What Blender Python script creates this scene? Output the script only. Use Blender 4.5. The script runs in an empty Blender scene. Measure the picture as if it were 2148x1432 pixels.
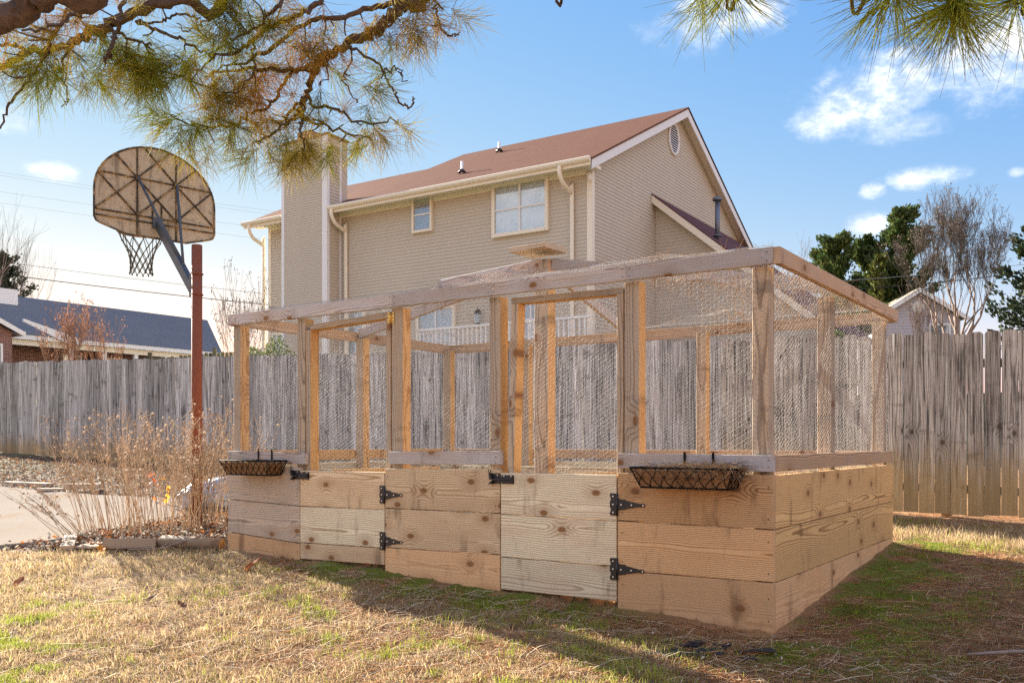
import bpy, bmesh, math, random
import numpy as np
from mathutils import Vector, Matrix

random.seed(7)
RNG = np.random.default_rng(11)
SC = bpy.context.scene
COL = SC.collection

# ------------------------------------------------------------------ camera
CAM_H = 1.03
cam_d = bpy.data.cameras.new('camera')
cam = bpy.data.objects.new('camera', cam_d)
COL.objects.link(cam)
cam.location = (0, 0, CAM_H)
cam.rotation_euler = (math.radians(90), 0, 0)
cam_d.sensor_width = 36.0
cam_d.lens = 36.0 * 1903.0 / 2148.0
cam_d.shift_y = (927.0 - 716.0) / 2148.0
cam_d.clip_start = 0.05
cam_d.clip_end = 3000
SC.camera = cam

# ------------------------------------------------------------------ light
SUN_AZ = math.radians(-41.0)      # measured from +Y towards +X
SUN_EL = math.radians(22.0)
SC.view_settings.view_transform = 'Standard'
SC.view_settings.look = 'None'
SC.view_settings.exposure = 2.35
SC.view_settings.gamma = 1.0
SC.view_settings.use_curve_mapping = False
SC.render.engine = 'CYCLES'
SC.cycles.max_bounces = 8
SC.cycles.diffuse_bounces = 4
SC.cycles.transmission_bounces = 6
SC.cycles.transparent_max_bounces = 12
SC.cycles.use_denoising = False

sun_d = bpy.data.lights.new('sun', 'SUN')
sun_d.energy = 4.6
sun_d.angle = math.radians(0.5)
sun_d.color = (1.0, 0.92, 0.79)
sun = bpy.data.objects.new('sun', sun_d)
COL.objects.link(sun)
_sd = Vector((math.sin(SUN_AZ) * math.cos(SUN_EL), math.cos(SUN_AZ) * math.cos(SUN_EL), math.sin(SUN_EL)))
sun.rotation_euler = _sd.to_track_quat('Z', 'Y').to_euler()
sun.location = (-20, 20, 20)


# ------------------------------------------------------------------ node helpers
class NT:
    def __init__(self, tree):
        self.t = tree
        tree.nodes.clear()

    def put(self, sock, v):
        if isinstance(v, bpy.types.NodeSocket):
            self.t.links.new(v, sock)
        elif v is not None:
            if hasattr(sock.default_value, '__len__'):
                v = tuple(v)
                if len(sock.default_value) == 4 and len(v) == 3:
                    v = v + (1.0,)
            sock.default_value = v

    def n(self, typ, ins=None, **props):
        nd = self.t.nodes.new('ShaderNode' + typ)
        for k, v in props.items():
            setattr(nd, k, v)
        for k, v in (ins or {}).items():
            self.put(nd.inputs[k], v)
        return nd

    def m(self, op, a, b=None, c=None, clamp=False):
        nd = self.n('Math', operation=op, use_clamp=clamp)
        self.put(nd.inputs[0], a)
        if b is not None: self.put(nd.inputs[1], b)
        if c is not None: self.put(nd.inputs[2], c)
        return nd.outputs[0]

    def add(self, a, b): return self.m('ADD', a, b)
    def sub(self, a, b): return self.m('SUBTRACT', a, b)
    def mul(self, a, b): return self.m('MULTIPLY', a, b)

    def ss(self, lo, hi, x):
        nd = self.n('MapRange', {'Value': x, 'From Min': lo, 'From Max': hi, 'To Min': 0.0, 'To Max': 1.0})
        nd.interpolation_type = 'SMOOTHSTEP'
        return nd.outputs[0]

    def xyz(self, x, y, z):
        return self.n('CombineXYZ', {'X': x, 'Y': y, 'Z': z}).outputs[0]

    def noise(self, vec, scale=1.0, detail=2.0, rough=0.5, dist=0.0):
        return self.n('TexNoise', {'Vector': vec, 'Scale': scale, 'Detail': detail, 'Roughness': rough, 'Distortion': dist}).outputs[0]

    def mix(self, f, a, b, mode='MIX'):
        nd = self.t.nodes.new('ShaderNodeMix')
        nd.data_type = 'RGBA'; nd.blend_type = mode
        self.put(nd.inputs[0], f); self.put(nd.inputs[6], a); self.put(nd.inputs[7], b)
        return nd.outputs[2]

    def ramp(self, f, stops):
        nd = self.n('ValToRGB', {'Fac': f})
        cr = nd.color_ramp
        while len(cr.elements) > 1: cr.elements.remove(cr.elements[-1])
        cr.elements[0].position = stops[0][0]; cr.elements[0].color = tuple(stops[0][1]) + (1,)
        for p, c in stops[1:]:
            e = cr.elements.new(p); e.color = tuple(c) + (1,)
        return nd.outputs[0]

    def bump(self, hgt, strength=0.3, dist=0.004):
        return self.n('Bump', {'Height': hgt, 'Strength': strength, 'Distance': dist}).outputs[0]

    def out(self, shader):
        o = self.n('OutputMaterial'); self.t.links.new(shader, o.inputs[0])


def new_mat(name):
    m = bpy.data.materials.new(name); m.use_nodes = True
    return m, NT(m.node_tree)


def pbsdf(nt, color, rough=0.7, metal=0.0, normal=None, spec=0.3, **kw):
    b = nt.n('BsdfPrincipled')
    nt.put(b.inputs['Base Color'], color); nt.put(b.inputs['Roughness'], rough); nt.put(b.inputs['Metallic'], metal)
    nt.put(b.inputs['Specular IOR Level'], spec)
    if normal is not None: nt.put(b.inputs['Normal'], normal)
    for k, v in kw.items(): nt.put(b.inputs[k], v)
    return b.outputs[0]


# ------------------------------------------------------------------ world: Nishita sky with scattered clouds
world = bpy.data.worlds.new('World'); SC.world = world; world.use_nodes = True
w = NT(world.node_tree)
sky = w.n('TexSky'); sky.sky_type = 'NISHITA'; sky.sun_disc = False
sky.sun_elevation = SUN_EL; sky.sun_rotation = SUN_AZ
sky.altitude = 200; sky.air_density = 1.0; sky.dust_density = 0.0; sky.ozone_density = 4.0
gen = w.n('TexCoord').outputs['Generated']
sp = w.n('SeparateXYZ', {0: gen})
gx, gy, gz = sp.outputs
az = w.m('MULTIPLY', w.m('ARCTAN2', gx, gy), 57.2958)
el = w.m('MULTIPLY', w.m('ARCSINE', gz), 57.2958)
wn = w.noise(w.xyz(w.mul(az, 0.16), w.mul(el, 0.26), 0.0), 1.0, 6.0, 0.62)
wn2 = w.noise(w.xyz(w.mul(az, 0.05), w.mul(el, 0.09), 3.0), 1.0, 4.0, 0.55)
wn3 = w.noise(w.xyz(w.mul(az, 0.75), w.mul(el, 1.1), 9.0), 1.0, 5.0, 0.65)
CLOUDS = [  # azimuth, elevation, half width, half height (degrees), density
    (13.5, 25.2, 4.2, 2.0, 1.0), (11.0, 23.6, 2.6, 1.3, .55), (9.0, 24.3, 2.2, 1.0, .4),
    (21.6, 19.9, 4.4, 2.2, 1.0), (18.9, 18.6, 2.0, 1.2, .8), (23.6, 17.6, 2.6, 1.0, .45), (28.4, 20.2, 4.0, 3.0, 1.0),
    (24.6, 14.8, 2.4, .75, 1.0), (21.7, 14.4, .9, .5, .9), (21.3, 12.6, 1.4, .85, .9), (29.1, 14.6, .5, .3, .6),
    (-26.9, 14.9, 1.5, .65, .9), (-25.8, 10.0, 1.3, .7, .35), (-23.6, 10.2, 1.2, .7, .35), (-28.9, 17.2, 1.4, .9, .4),
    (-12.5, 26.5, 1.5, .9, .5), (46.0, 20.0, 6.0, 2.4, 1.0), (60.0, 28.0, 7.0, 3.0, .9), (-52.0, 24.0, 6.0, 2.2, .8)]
field = None
for a0, e0, sx, sy, dn in CLOUDS:
    dx = w.m('DIVIDE', w.sub(az, a0), sx); dy = w.m('DIVIDE', w.sub(el, e0), sy)
    g = w.mul(w.sub(1.0, w.add(w.mul(dx, dx), w.mul(dy, dy))), 1.0)
    g = w.add(w.m('MAXIMUM', g, -1.0), w.add(w.mul(w.sub(wn, 0.5), 3.4), w.mul(w.sub(wn3, 0.5), 1.5)))
    g = w.mul(w.m('POWER', w.ss(-0.2, 1.9, g), 1.35), dn)
    field = g if field is None else w.m('MAXIMUM', field, g)
gen_c = w.mul(w.ss(0.42, 0.58, wn2), w.mul(w.ss(36.0, 60.0, w.m('ABSOLUTE', az)), w.ss(2.0, 14.0, el)))  # added clouds outside the view, coverage raised to brighten shaded surfaces
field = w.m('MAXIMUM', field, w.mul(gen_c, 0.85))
field = w.mul(field, w.ss(0.0, 3.0, el))
# the same tone curve over the whole sky: blue saturates early, red keeps its range (a camera's rendering of a clear winter sky)
sr, sg, sb = w.n('SeparateXYZ', {0: sky.outputs[0]}).outputs
cr_ = w.mul(w.m('POWER', w.mul(sr, 1 / 1.32), 1.42), .54)
cg_ = w.mul(w.m('POWER', w.mul(sg, 1 / 2.58), .78), 1.01)
cb_ = w.mul(w.m('POWER', w.mul(sb, 1 / 4.97), .12), 1.68)
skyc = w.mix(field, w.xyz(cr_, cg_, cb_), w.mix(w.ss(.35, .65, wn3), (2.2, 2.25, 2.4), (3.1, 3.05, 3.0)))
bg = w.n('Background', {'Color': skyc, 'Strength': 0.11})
wo = w.n('OutputWorld'); world.node_tree.links.new(bg.outputs[0], wo.inputs[0])


# ------------------------------------------------------------------ mesh helpers
def link(name, mesh, parent=None, M=None):
    o = bpy.data.objects.new(name, mesh)
    COL.objects.link(o)
    if parent is not None: o.parent = parent
    if M is not None: o.matrix_local = M
    return o


def tag(o, label=None, cat=None, group=None, kind=None):
    if label: o['label'] = label
    if cat: o['category'] = cat
    if group: o['group'] = group
    if kind: o['kind'] = kind
    return o


def thing(name, label, cat, M=None, group=None):
    o = bpy.data.objects.new(name, None); COL.objects.link(o)
    o.empty_display_size = 0.2
    if M is not None: o.matrix_world = M
    return tag(o, label, cat, group)


def T(x, y, z): return Matrix.Translation((x, y, z))
def RZ(a): return Matrix.Rotation(a, 4, 'Z')
def RX(a): return Matrix.Rotation(a, 4, 'X')
def RY(a): return Matrix.Rotation(a, 4, 'Y')


class MB:
    def __init__(s): s.v = []; s.f = []; s.mi = []; s.sm = []

    def poly(s, pts, mi=0, smooth=False):
        b = len(s.v); s.v += [tuple(p) for p in pts]; s.f.append(tuple(range(b, b + len(pts)))); s.mi.append(mi); s.sm.append(smooth)

    def box(s, x0, x1, y0, y1, z0, z1, mi=0, M=None):
        p = [Vector((x, y, z)) for z in (z0, z1) for y in (y0, y1) for x in (x0, x1)]
        if M is not None: p = [M @ q for q in p]
        b = len(s.v); s.v += [tuple(q) for q in p]
        for f in ((0, 2, 3, 1), (4, 5, 7, 6), (0, 1, 5, 4), (2, 6, 7, 3), (0, 4, 6, 2), (1, 3, 7, 5)):
            s.f.append(tuple(b + i for i in f)); s.mi.append(mi); s.sm.append(False)

    def prism(s, pts, y0, y1, mi=0, M=None):
        """outline in x,z (counter-clockwise seen from -y), extruded y0..y1"""
        n = len(pts)
        a = [Vector((x, y0, z)) for x, z in pts] + [Vector((x, y1, z)) for x, z in pts]
        if M is not None: a = [M @ q for q in a]
        b = len(s.v); s.v += [tuple(q) for q in a]
        s.f.append(tuple(b + i for i in range(n))); s.f.append(tuple(b + n + i for i in reversed(range(n))))
        s.mi += [mi, mi]; s.sm += [False, False]
        for i in range(n):
            j = (i + 1) % n
            s.f.append((b + j, b + i, b + n + i, b + n + j)); s.mi.append(mi); s.sm.append(False)

    def tube(s, pts, rad, n=8, mi=0, caps=True, smooth=True):
        pts = [Vector(p) for p in pts]
        if not hasattr(rad, '__len__'): rad = [rad] * len(pts)
        b = len(s.v); up = None
        for i, p in enumerate(pts):
            d = (pts[min(i + 1, len(pts) - 1)] - pts[max(i - 1, 0)]).normalized()
            if up is None:
                up = d.orthogonal().normalized()
            up = (up - d * up.dot(d))
            up = up.normalized() if up.length > 1e-6 else d.orthogonal().normalized()
            e = d.cross(up)
            for k in range(n):
                a = 2 * math.pi * k / n
                s.v.append(tuple(p + (up * math.cos(a) + e * math.sin(a)) * rad[i]))
        for i in range(len(pts) - 1):
            for k in range(n):
                k2 = (k + 1) % n
                s.f.append((b + i * n + k, b + i * n + k2, b + (i + 1) * n + k2, b + (i + 1) * n + k)); s.mi.append(mi); s.sm.append(smooth)
        if caps:
            s.f.append(tuple(b + k for k in reversed(range(n)))); s.f.append(tuple(b + (len(pts) - 1) * n + k for k in range(n)))
            s.mi += [mi, mi]; s.sm += [False, False]

    def mesh(s, name, mats):
        me = bpy.data.meshes.new(name)
        me.from_pydata(s.v, [], s.f)
        for m in (mats if isinstance(mats, (list, tuple)) else [mats]): me.materials.append(m)
        me.polygons.foreach_set('material_index', s.mi)
        me.polygons.foreach_set('use_smooth', s.sm)
        me.update()
        return me

    def build(s, name, mats, parent=None, M=None):
        return link(name, s.mesh(name, mats), parent, M)


def np_mesh(name, verts, faces, mat, col=None, smooth=False):
    """faces: (M,k) int array"""
    verts = np.asarray(verts, np.float32); faces = np.asarray(faces, np.int32)
    me = bpy.data.meshes.new(name)
    me.vertices.add(len(verts)); me.vertices.foreach_set('co', verts.ravel())
    k = faces.shape[1]
    me.loops.add(faces.size); me.loops.foreach_set('vertex_index', faces.ravel())
    me.polygons.add(len(faces)); me.polygons.foreach_set('loop_start', np.arange(len(faces), dtype=np.int32) * k)
    if smooth: me.polygons.foreach_set('use_smooth', np.ones(len(faces), bool))
    me.update(calc_edges=True)
    if col is not None:
        ca = me.color_attributes.new('Col', 'FLOAT_COLOR', 'POINT')
        c = np.ones((len(verts), 4), np.float32); c[:, :3] = col
        ca.data.foreach_set('color', c.ravel())
    me.materials.append(mat)
    return me


def np_tubes(p0, p1, r0, r1, n=4):
    p0 = np.asarray(p0, float); p1 = np.asarray(p1, float); r0 = np.broadcast_to(r0, (len(p0),)); r1 = np.broadcast_to(r1, (len(p0),))
    d = p1 - p0; d = d / np.maximum(np.linalg.norm(d, axis=1, keepdims=True), 1e-9)
    ref = np.where(np.abs(d[:, 2:3]) > .9, np.array([[1., 0, 0]]), np.array([[0., 0, 1]]))
    a = np.cross(d, ref); a /= np.maximum(np.linalg.norm(a, axis=1, keepdims=True), 1e-9); b = np.cross(d, a)
    ang = np.arange(n) * 2 * np.pi / n
    off = a[:, None, :] * np.cos(ang)[None, :, None] + b[:, None, :] * np.sin(ang)[None, :, None]
    v = np.concatenate([p0[:, None] + off * r0[:, None, None], p1[:, None] + off * r1[:, None, None]], 1)
    m = len(p0); base = (np.arange(m) * 2 * n)[:, None]
    k = np.arange(n); k2 = (k + 1) % n
    q = np.stack([k, k2, n + k2, n + k], 1)
    faces = (base[:, :, None] + q[None]).reshape(-1, 4)
    return v.reshape(-1, 3), faces


def ss_np(a, b, x):
    t = np.clip((np.asarray(x, float) - a) / (b - a), 0, 1); return t * t * (3 - 2 * t)


def ground_h(x, y):
    """height of the terrain: a lawn rising towards the fence, a gentle hill beyond it"""
    x = np.asarray(x, float); y = np.asarray(y, float)
    q = .5685 * x + .8227 * y
    xc = np.clip(x, -16, 10); yc = np.minimum(.086 * y, .086 * (12.6 - .5685 * xc) / .8227)
    hh = -.4385 + .0186 * xc + np.maximum(yc, -.35) - .19 * ss_np(7.4, 9.8, q)
    hh = hh + 2.2 * ss_np(11.0, 30.0, q) + .012 * np.sin(x * 2.1 + .7) * np.sin(y * 1.7) * ss_np(9.4, 8.4, q)
    return hh


def gh(x, y): return float(ground_h(x, y))


def catmull(pts, n=6):
    pts = [Vector(p) for p in pts]; P = [pts[0]] + pts + [pts[-1]]; out = []
    for i in range(1, len(P) - 2):
        for k in range(n):
            t = k / n; a, b, c, d = P[i - 1], P[i], P[i + 1], P[i + 2]
            out.append(.5 * ((2 * b) + (-a + c) * t + (2 * a - 5 * b + 4 * c - d) * t * t + (-a + 3 * b - 3 * c + d) * t ** 3))
    out.append(pts[-1]); return out


# ------------------------------------------------------------------ materials
def wood_mat(name, light, dark, knot=(.27, .135, .055), grey=None, greyamt=0.0, ring=110., contrast=.6, knots=.5,
             foot=None, foot_ax=0, foot_at=(-.35, -.85), tone=(.62, .40, .24), toneamt=.35, rough=.78, streak=0.0, var=.36, stain=.8):
    m, t = new_mat(name)
    tc = t.n('TexCoord').outputs['Object']; rnd = t.n('ObjectInfo').outputs['Random']
    x, y, z = t.n('SeparateXYZ', {0: tc}).outputs
    X = t.add(x, t.mul(rnd, 43.0)); ro = t.mul(rnd, 61.0)
    n1 = t.sub(t.noise(t.xyz(t.mul(X, 1.3), t.mul(z, 2.0), ro), 1.0, 2.0), .5)
    n1b = t.sub(t.noise(t.xyz(t.mul(X, .9), 7.3, ro), 1.0, 1.0), .5)
    n2 = t.sub(t.noise(t.xyz(t.mul(X, 5.0), t.mul(y, 14.0), t.add(t.mul(z, 14.0), ro)), 1.0, 3.0), .5)
    vo = t.n('TexVoronoi', {'Vector': t.xyz(t.mul(X, 3.1), t.add(t.mul(z, 5.0), t.mul(rnd, 17.0)), 0.0), 'Scale': 1.0}, voronoi_dimensions='2D')
    d = vo.outputs['Distance']; pres = t.m('GREATER_THAN', t.n('SeparateXYZ', {0: vo.outputs['Color']}).outputs[0], 1.0 - knots)
    kn = t.mul(pres, t.ss(.12, .06, d)); kw = t.mul(pres, t.ss(.42, .06, d))
    zc = t.add(t.add(z, t.mul(t.sub(t.m('FRACT', t.mul(rnd, 7.13)), .5), .18)), t.mul(n1, .08))
    yc = t.add(t.add(t.mul(y, 1.0), t.add(.02, t.mul(t.m('FRACT', t.mul(rnd, 3.7)), .07))), t.mul(n1b, .065))
    r = t.m('SQRT', t.add(t.mul(zc, zc), t.mul(yc, yc)))
    r = t.add(t.add(r, t.mul(n2, .010)), t.mul(kw, .026))
    ph = t.m('FRACT', t.mul(r, ring))
    prof = t.ramp(ph, [(0, (.10,) * 3), (.12, (0, 0, 0)), (.55, (.12,) * 3), (.84, (1, 1, 1)), (.93, (.9,) * 3), (1.0, (.10,) * 3)])
    fib = t.noise(t.xyz(t.mul(X, 5.0), t.mul(y, 150.0), t.mul(z, 230.0)), 1.0, 3.0, .6)
    blo = t.noise(t.xyz(t.mul(X, 1.4), t.mul(y, 5.0), t.add(t.mul(z, 6.0), ro)), 1.0, 3.0)
    c = t.mix(t.mul(prof, contrast), light, dark)
    c = t.mix(t.mul(t.ss(.45, .75, blo), toneamt), c, tone)
    dmp = t.noise(t.xyz(t.mul(X, 7.0), t.mul(y, 2.0), t.add(t.mul(z, 1.6), ro)), 1.0, 4.0, .6)
    c = t.mix(t.mul(t.ss(.55, .72, dmp), stain), c, t.mix(1.0, c, (.40, .36, .34), 'MULTIPLY'))
    if grey is not None:
        gm = t.noise(t.xyz(t.mul(X, 2.0), t.mul(y, 6.0), t.add(t.mul(z, 9.0), ro)), 1.0, 4.0, .6)
        c = t.mix(t.mul(t.ss(.25, .7, gm), greyamt), c, t.mix(t.mul(prof, contrast * .8), grey, tuple(g * .45 for g in grey)))
    if streak > 0:
        st = t.noise(t.xyz(t.mul(X, 1.6), t.mul(y, 30.0), t.add(t.mul(z, 55.0), ro)), 1.0, 4.0, .65)
        c = t.mix(t.mul(t.ss(.50, .36, st), streak), c, tuple(g * .16 for g in light))
        c = t.mix(t.mul(t.ss(.55, .72, st), streak), c, tuple(min(.8, g * 1.75) for g in light))
    c = t.mix(t.mul(kw, .35), c, tuple(.6 * a + .4 * b for a, b in zip(dark, knot)))
    krings = t.m('MULTIPLY_ADD', t.m('SINE', t.mul(d, 190.0)), .25, .75)
    c = t.mix(kn, c, t.mix(krings, tuple(k * .35 for k in knot), knot))
    if foot is not None:
        fn = t.noise(t.xyz(t.mul(x, 2.0 if foot_ax == 0 else 9.0), ro, t.mul(z, 22.0 if foot_ax == 0 else 5.0)), 1.0, 4.0)
        fm = t.ss(foot_at[0], foot_at[1], t.add((x, y, z)[foot_ax], t.mul(t.sub(fn, .5), .5 if foot_ax == 0 else .16)))
        c = t.mix(t.mul(fm, .85), c, t.mix(fn, foot, tuple(f * 1.5 for f in foot)))
    br = t.add(1.0 - var / 2, t.mul(t.m('FRACT', t.mul(rnd, 11.7)), var))
    br = t.mul(br, t.add(.78, t.mul(fib, .44)))
    c = t.mix(1.0, c, t.xyz(br, br, br), 'MULTIPLY')
    bh = t.add(t.add(t.mul(prof, -.5), t.mul(fib, .8)), t.mul(kn, -.3))
    t.out(pbsdf(t, c, rough, normal=t.bump(bh, .45, .0025), spec=.25))
    return m


def simple_mat(name, col, rough=.7, metal=0., nscale=None, namt=.3, bump=0., spec=.3, obj=True):
    m, t = new_mat(name)
    if nscale:
        tc = t.n('TexCoord').outputs['Object']
        nz = t.noise(tc, nscale, 5.0, .6)
        f = t.add(1 - namt, t.mul(nz, 2 * namt))
        c = t.mix(1.0, col, t.xyz(f, f, f), 'MULTIPLY')
        t.out(pbsdf(t, c, rough, metal, t.bump(nz, bump, .01) if bump else None, spec))
    else:
        t.out(pbsdf(t, col, rough, metal, None, spec))
    return m


def leafy_mat(name, col=None, trans=.45, rough=.6, attr=True, var=.3):
    m, t = new_mat(name)
    if attr:
        c = t.n('Attribute', attribute_name='Col').outputs['Color']
    else:
        c = t.n('RGB').outputs[0]; c.default_value = tuple(col) + (1,)
        rv = t.n('ObjectInfo').outputs['Random']
        f = t.add(1 - var / 2, t.mul(rv, var)); c = t.mix(1.0, c, t.xyz(f, f, f), 'MULTIPLY')
    a = t.n('BsdfDiffuse', {'Color': c}).outputs[0]; b = t.n('BsdfTranslucent', {'Color': c}).outputs[0]
    mx = t.n('MixShader', {0: trans}); t.t.links.new(a, mx.inputs[1]); t.t.links.new(b, mx.inputs[2])
    gl = t.n('BsdfGlossy', {'Roughness': .45, 'Color': (1, 1, 1, 1)}).outputs[0]
    m2 = t.n('MixShader', {0: .012}); t.t.links.new(mx.outputs[0], m2.inputs[1]); t.t.links.new(gl, m2.inputs[2])
    t.out(m2.outputs[0])
    return m


M_BOARD = wood_mat('fresh_board_wood', (.70, .455, .235), (.24, .115, .045), ring=105, contrast=.9, knots=.42, tone=(.52, .28, .11), toneamt=.5)
M_WBOARD = wood_mat('weathered_board_wood', (.56, .445, .32), (.20, .13, .08), ring=92, contrast=.85, knots=.4, tone=(.36, .28, .20), toneamt=.7, grey=(.40, .365, .33), greyamt=.4, stain=.95)
M_TBOARD = wood_mat('tan_board_wood', (.68, .53, .335), (.30, .175, .075), ring=84, contrast=.85, knots=.45, tone=(.46, .30, .17), toneamt=.55)
M_FENCEW = None
M_GATE = wood_mat('pale_gate_wood', (.71, .64, .45), (.30, .20, .105), ring=80, contrast=.85, knots=.55, tone=(.52, .35, .24), toneamt=.5)
M_SPLASH = wood_mat('mud_splashed_board_wood', (.64, .41, .215), (.36, .19, .085), ring=90, contrast=.5, knots=.3, foot=(.30, .155, .075), foot_ax=2, foot_at=(.0, -.13), tone=(.60, .35, .155), toneamt=.6)
M_SIDEB = wood_mat('golden_side_board_wood', (.64, .42, .185), (.24, .12, .04), ring=92, contrast=.9, knots=.5, tone=(.44, .27, .13), toneamt=.35)
M_RAIL = wood_mat('greyed_rail_wood', (.50, .42, .34), (.22, .16, .115), grey=(.50, .48, .47), greyamt=.9, ring=95, contrast=.8, knots=.35)
M_RAILB = wood_mat('brown_rail_wood', (.56, .375, .21), (.22, .115, .05), grey=(.46, .39, .33), greyamt=.4, ring=90, contrast=.85, knots=.35)
M_POST = wood_mat('greyed_post_wood', (.51, .39, .25), (.19, .125, .07), grey=(.42, .385, .33), greyamt=.5, ring=95, contrast=.85, knots=.25)
M_AMBER = wood_mat('amber_post_wood', (.66, .42, .18), (.36, .18, .055), ring=90, contrast=.8, knots=.25, tone=(.45, .23, .07), toneamt=.4)
M_FENCE = wood_mat('weathered_fence_wood', (.49, .475, .445), (.16, .145, .125), ring=85, contrast=.7, knots=.14, knot=(.15, .12, .09), tone=(.27, .22, .17), toneamt=.4,
                   foot=(.30, .20, .085), foot_at=(-.42, -.88), streak=.95, var=.6, rough=.85)
M_FENCEW = wood_mat('warm_fence_wood', (.51, .46, .385), (.17, .14, .105), ring=70, contrast=.85, knots=.2, knot=(.13, .10, .07), tone=(.36, .29, .21), toneamt=.45,
                    foot=(.36, .235, .09), foot_at=(-.05, -.75), streak=.95, var=.5, rough=.85)
M_MOSSF = wood_mat('mossy_fence_wood', (.10, .095, .065), (.04, .04, .028), ring=130, contrast=.4, knots=.1, tone=(.09, .10, .04), toneamt=.6, var=.4)
M_TIMBER = wood_mat('landscape_timber_wood', (.36, .27, .18), (.19, .13, .08), ring=90, contrast=.6, knots=.1, tone=(.30, .22, .14), toneamt=.5)
M_WIRE = simple_mat('galvanised_wire', (.45, .435, .41), .6, .0)
M_BLACK = simple_mat('black_powder_coat', (.012, .012, .014), .38, .0, spec=.5)
M_BLACKW = simple_mat('black_wrought_wire', (.014, .012, .011), .8, spec=.08)
M_SCREW = simple_mat('bright_screw', (.75, .75, .75), .3, .8)
M_BRASS = simple_mat('brass', (.62, .38, .10), .3, .9)


def timber_mesh(name, L, W, TH, mats, amber=None, ch=.0025):
    """board along local X, width along Z, thickness along Y; amber = material slot for one face ('+y','-y','+z','-z')"""
    s = MB(); y, z = TH / 2, W / 2
    ring = [(-y + ch, -z), (y - ch, -z), (y, -z + ch), (y, z - ch), (y - ch, z), (-y + ch, z), (-y, z - ch), (-y, -z + ch)]
    s.v = [(-L / 2, a, b) for a, b in ring] + [(L / 2, a, b) for a, b in ring]
    key = {0: '-z', 2: '+y', 4: '+z', 6: '-y'}
    for i in range(8):
        j = (i + 1) % 8
        s.f.append((i, j, 8 + j, 8 + i)); s.mi.append(1 if (amber and key.get(i) in amber) else 0); s.sm.append(False)
    s.f += [tuple(reversed(range(8))), tuple(range(8, 16))]; s.mi += [0, 0]; s.sm += [False, False]
    return s.mesh(name, mats)


def timber(name, parent, p0, p1, W, TH, mats, up=(0, 0, 1), amber=None):
    p0 = Vector(p0); p1 = Vector(p1); d = p1 - p0; L = d.length; d.normalize()
    up = Vector(up); z = (up - d * up.dot(d)).normalized(); y = z.cross(d)
    M = Matrix((d, y, z)).transposed().to_4x4(); M.translation = (p0 + p1) / 2
    return link(name, timber_mesh(name, L, W, TH, mats if isinstance(mats, (list, tuple)) else [mats], amber), parent, M)
# ------------------------------------------------------------------ garden enclosure (local x along its front, y to the back)
EX, EY, EA = -2.30, 7.344, math.radians(-34.64)
EL, ED = 4.475, 2.842
E_M = T(EX, EY, 0) @ RZ(EA)
enc = thing('garden_enclosure', 'long wooden garden enclosure of boards, posts and chicken wire with two gates', 'enclosure', E_M)


def e2w(x, y, z=0): return E_M @ Vector((x, y, z))
def eg(x, y):
    p = e2w(x, y); return gh(p.x, p.y)


def vboard(name, parent, x0, x1, z0l, z1l, z0r, z1r, y0, mat, th=.038):
    """front board whose upper and lower edges may run slightly out of level"""
    L = x1 - x0; zc = (z0l + z1l + z0r + z1r) / 4; s = MB()
    a = [(-L / 2, z0l - zc), (L / 2, z0r - zc), (L / 2, z1r - zc), (-L / 2, z1l - zc)]
    c = .003
    ins = [(-L / 2 + c, a[0][1] + c), (L / 2 - c, a[1][1] + c), (L / 2 - c, a[2][1] - c), (-L / 2 + c, a[3][1] - c)]
    f = [(p[0], -th / 2, p[1]) for p in ins]; m = [(p[0], -th / 2 + c, p[1]) for p in a]; k = [(p[0], th / 2, p[1]) for p in a]
    s.v = f + m + k
    s.f = [(0, 1, 2, 3), (11, 10, 9, 8)]
    for i in range(4):
        j = (i + 1) % 4
        s.f += [(i, 4 + i, 4 + j, j), (4 + i, 8 + i, 8 + j, 4 + j)]
    s.mi = [0] * len(s.f); s.sm = [False] * len(s.f)
    return s.build(name, mat, parent, T((x0 + x1) / 2, y0 + th / 2, zc))


G = .0045
# fixed front sections
def section(x0, x1, zt, rows, y0=0.0, mats=(M_BOARD, M_BOARD, M_SPLASH), parent=enc):
    """rows: [(zl, zr)] seam heights from the top downwards"""
    prev = zt
    for i, (zl, zr) in enumerate(rows):
        last = i == len(rows) - 1
        vboard('board', parent, x0, x1, zl + (0 if last else G), prev[0], zr + (0 if last else G), prev[1], y0, mats[min(i, len(mats) - 1)])
        prev = (zl - G * .3, zr - G * .3)

section(0.0, .842, (.838, .838), [(.567, .545), (.304, .262), (.02, .00)], mats=(M_WBOARD, M_WBOARD, M_SPLASH))
section(1.712, 2.700, (.845, .853), [(.566, .572), (.290, .308), (.00, -.02)], mats=(M_TBOARD, M_TBOARD, M_SPLASH))
section(3.550, 4.475, (.850, .856), [(.568, .564), (.276, .285), (-.10, -.13)])
# right end, back and left end boards
def plank_wall(p_from, p_to, zs, th, mats, inner):
    for i in range(len(zs) - 1):
        zt, zb = zs[i] - (G if i else 0), zs[i + 1]
        q0 = Vector(p_from) + Vector((0, 0, (zt + zb) / 2)); q1 = Vector(p_to) + Vector((0, 0, (zt + zb) / 2))
        timber('board', enc, q0, q1, zt - zb, th, mats[min(i, len(mats) - 1)])
plank_wall((EL - .019, .040, 0), (EL - .019, ED, 0), [.852, .566, .283, -.06], .038, [M_SIDEB, M_SIDEB, M_SPLASH], 0)
plank_wall((.0, ED - .019, 0), (EL - .040, ED - .019, 0), [.845, .566, .283, .10], .038, [M_GATE, M_BOARD, M_SPLASH], 0)
plank_wall((.019, .040, 0), (.019, ED - .040, 0), [.845, .566, .283, .10], .038, [M_GATE, M_BOARD, M_SPLASH], 0)

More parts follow.
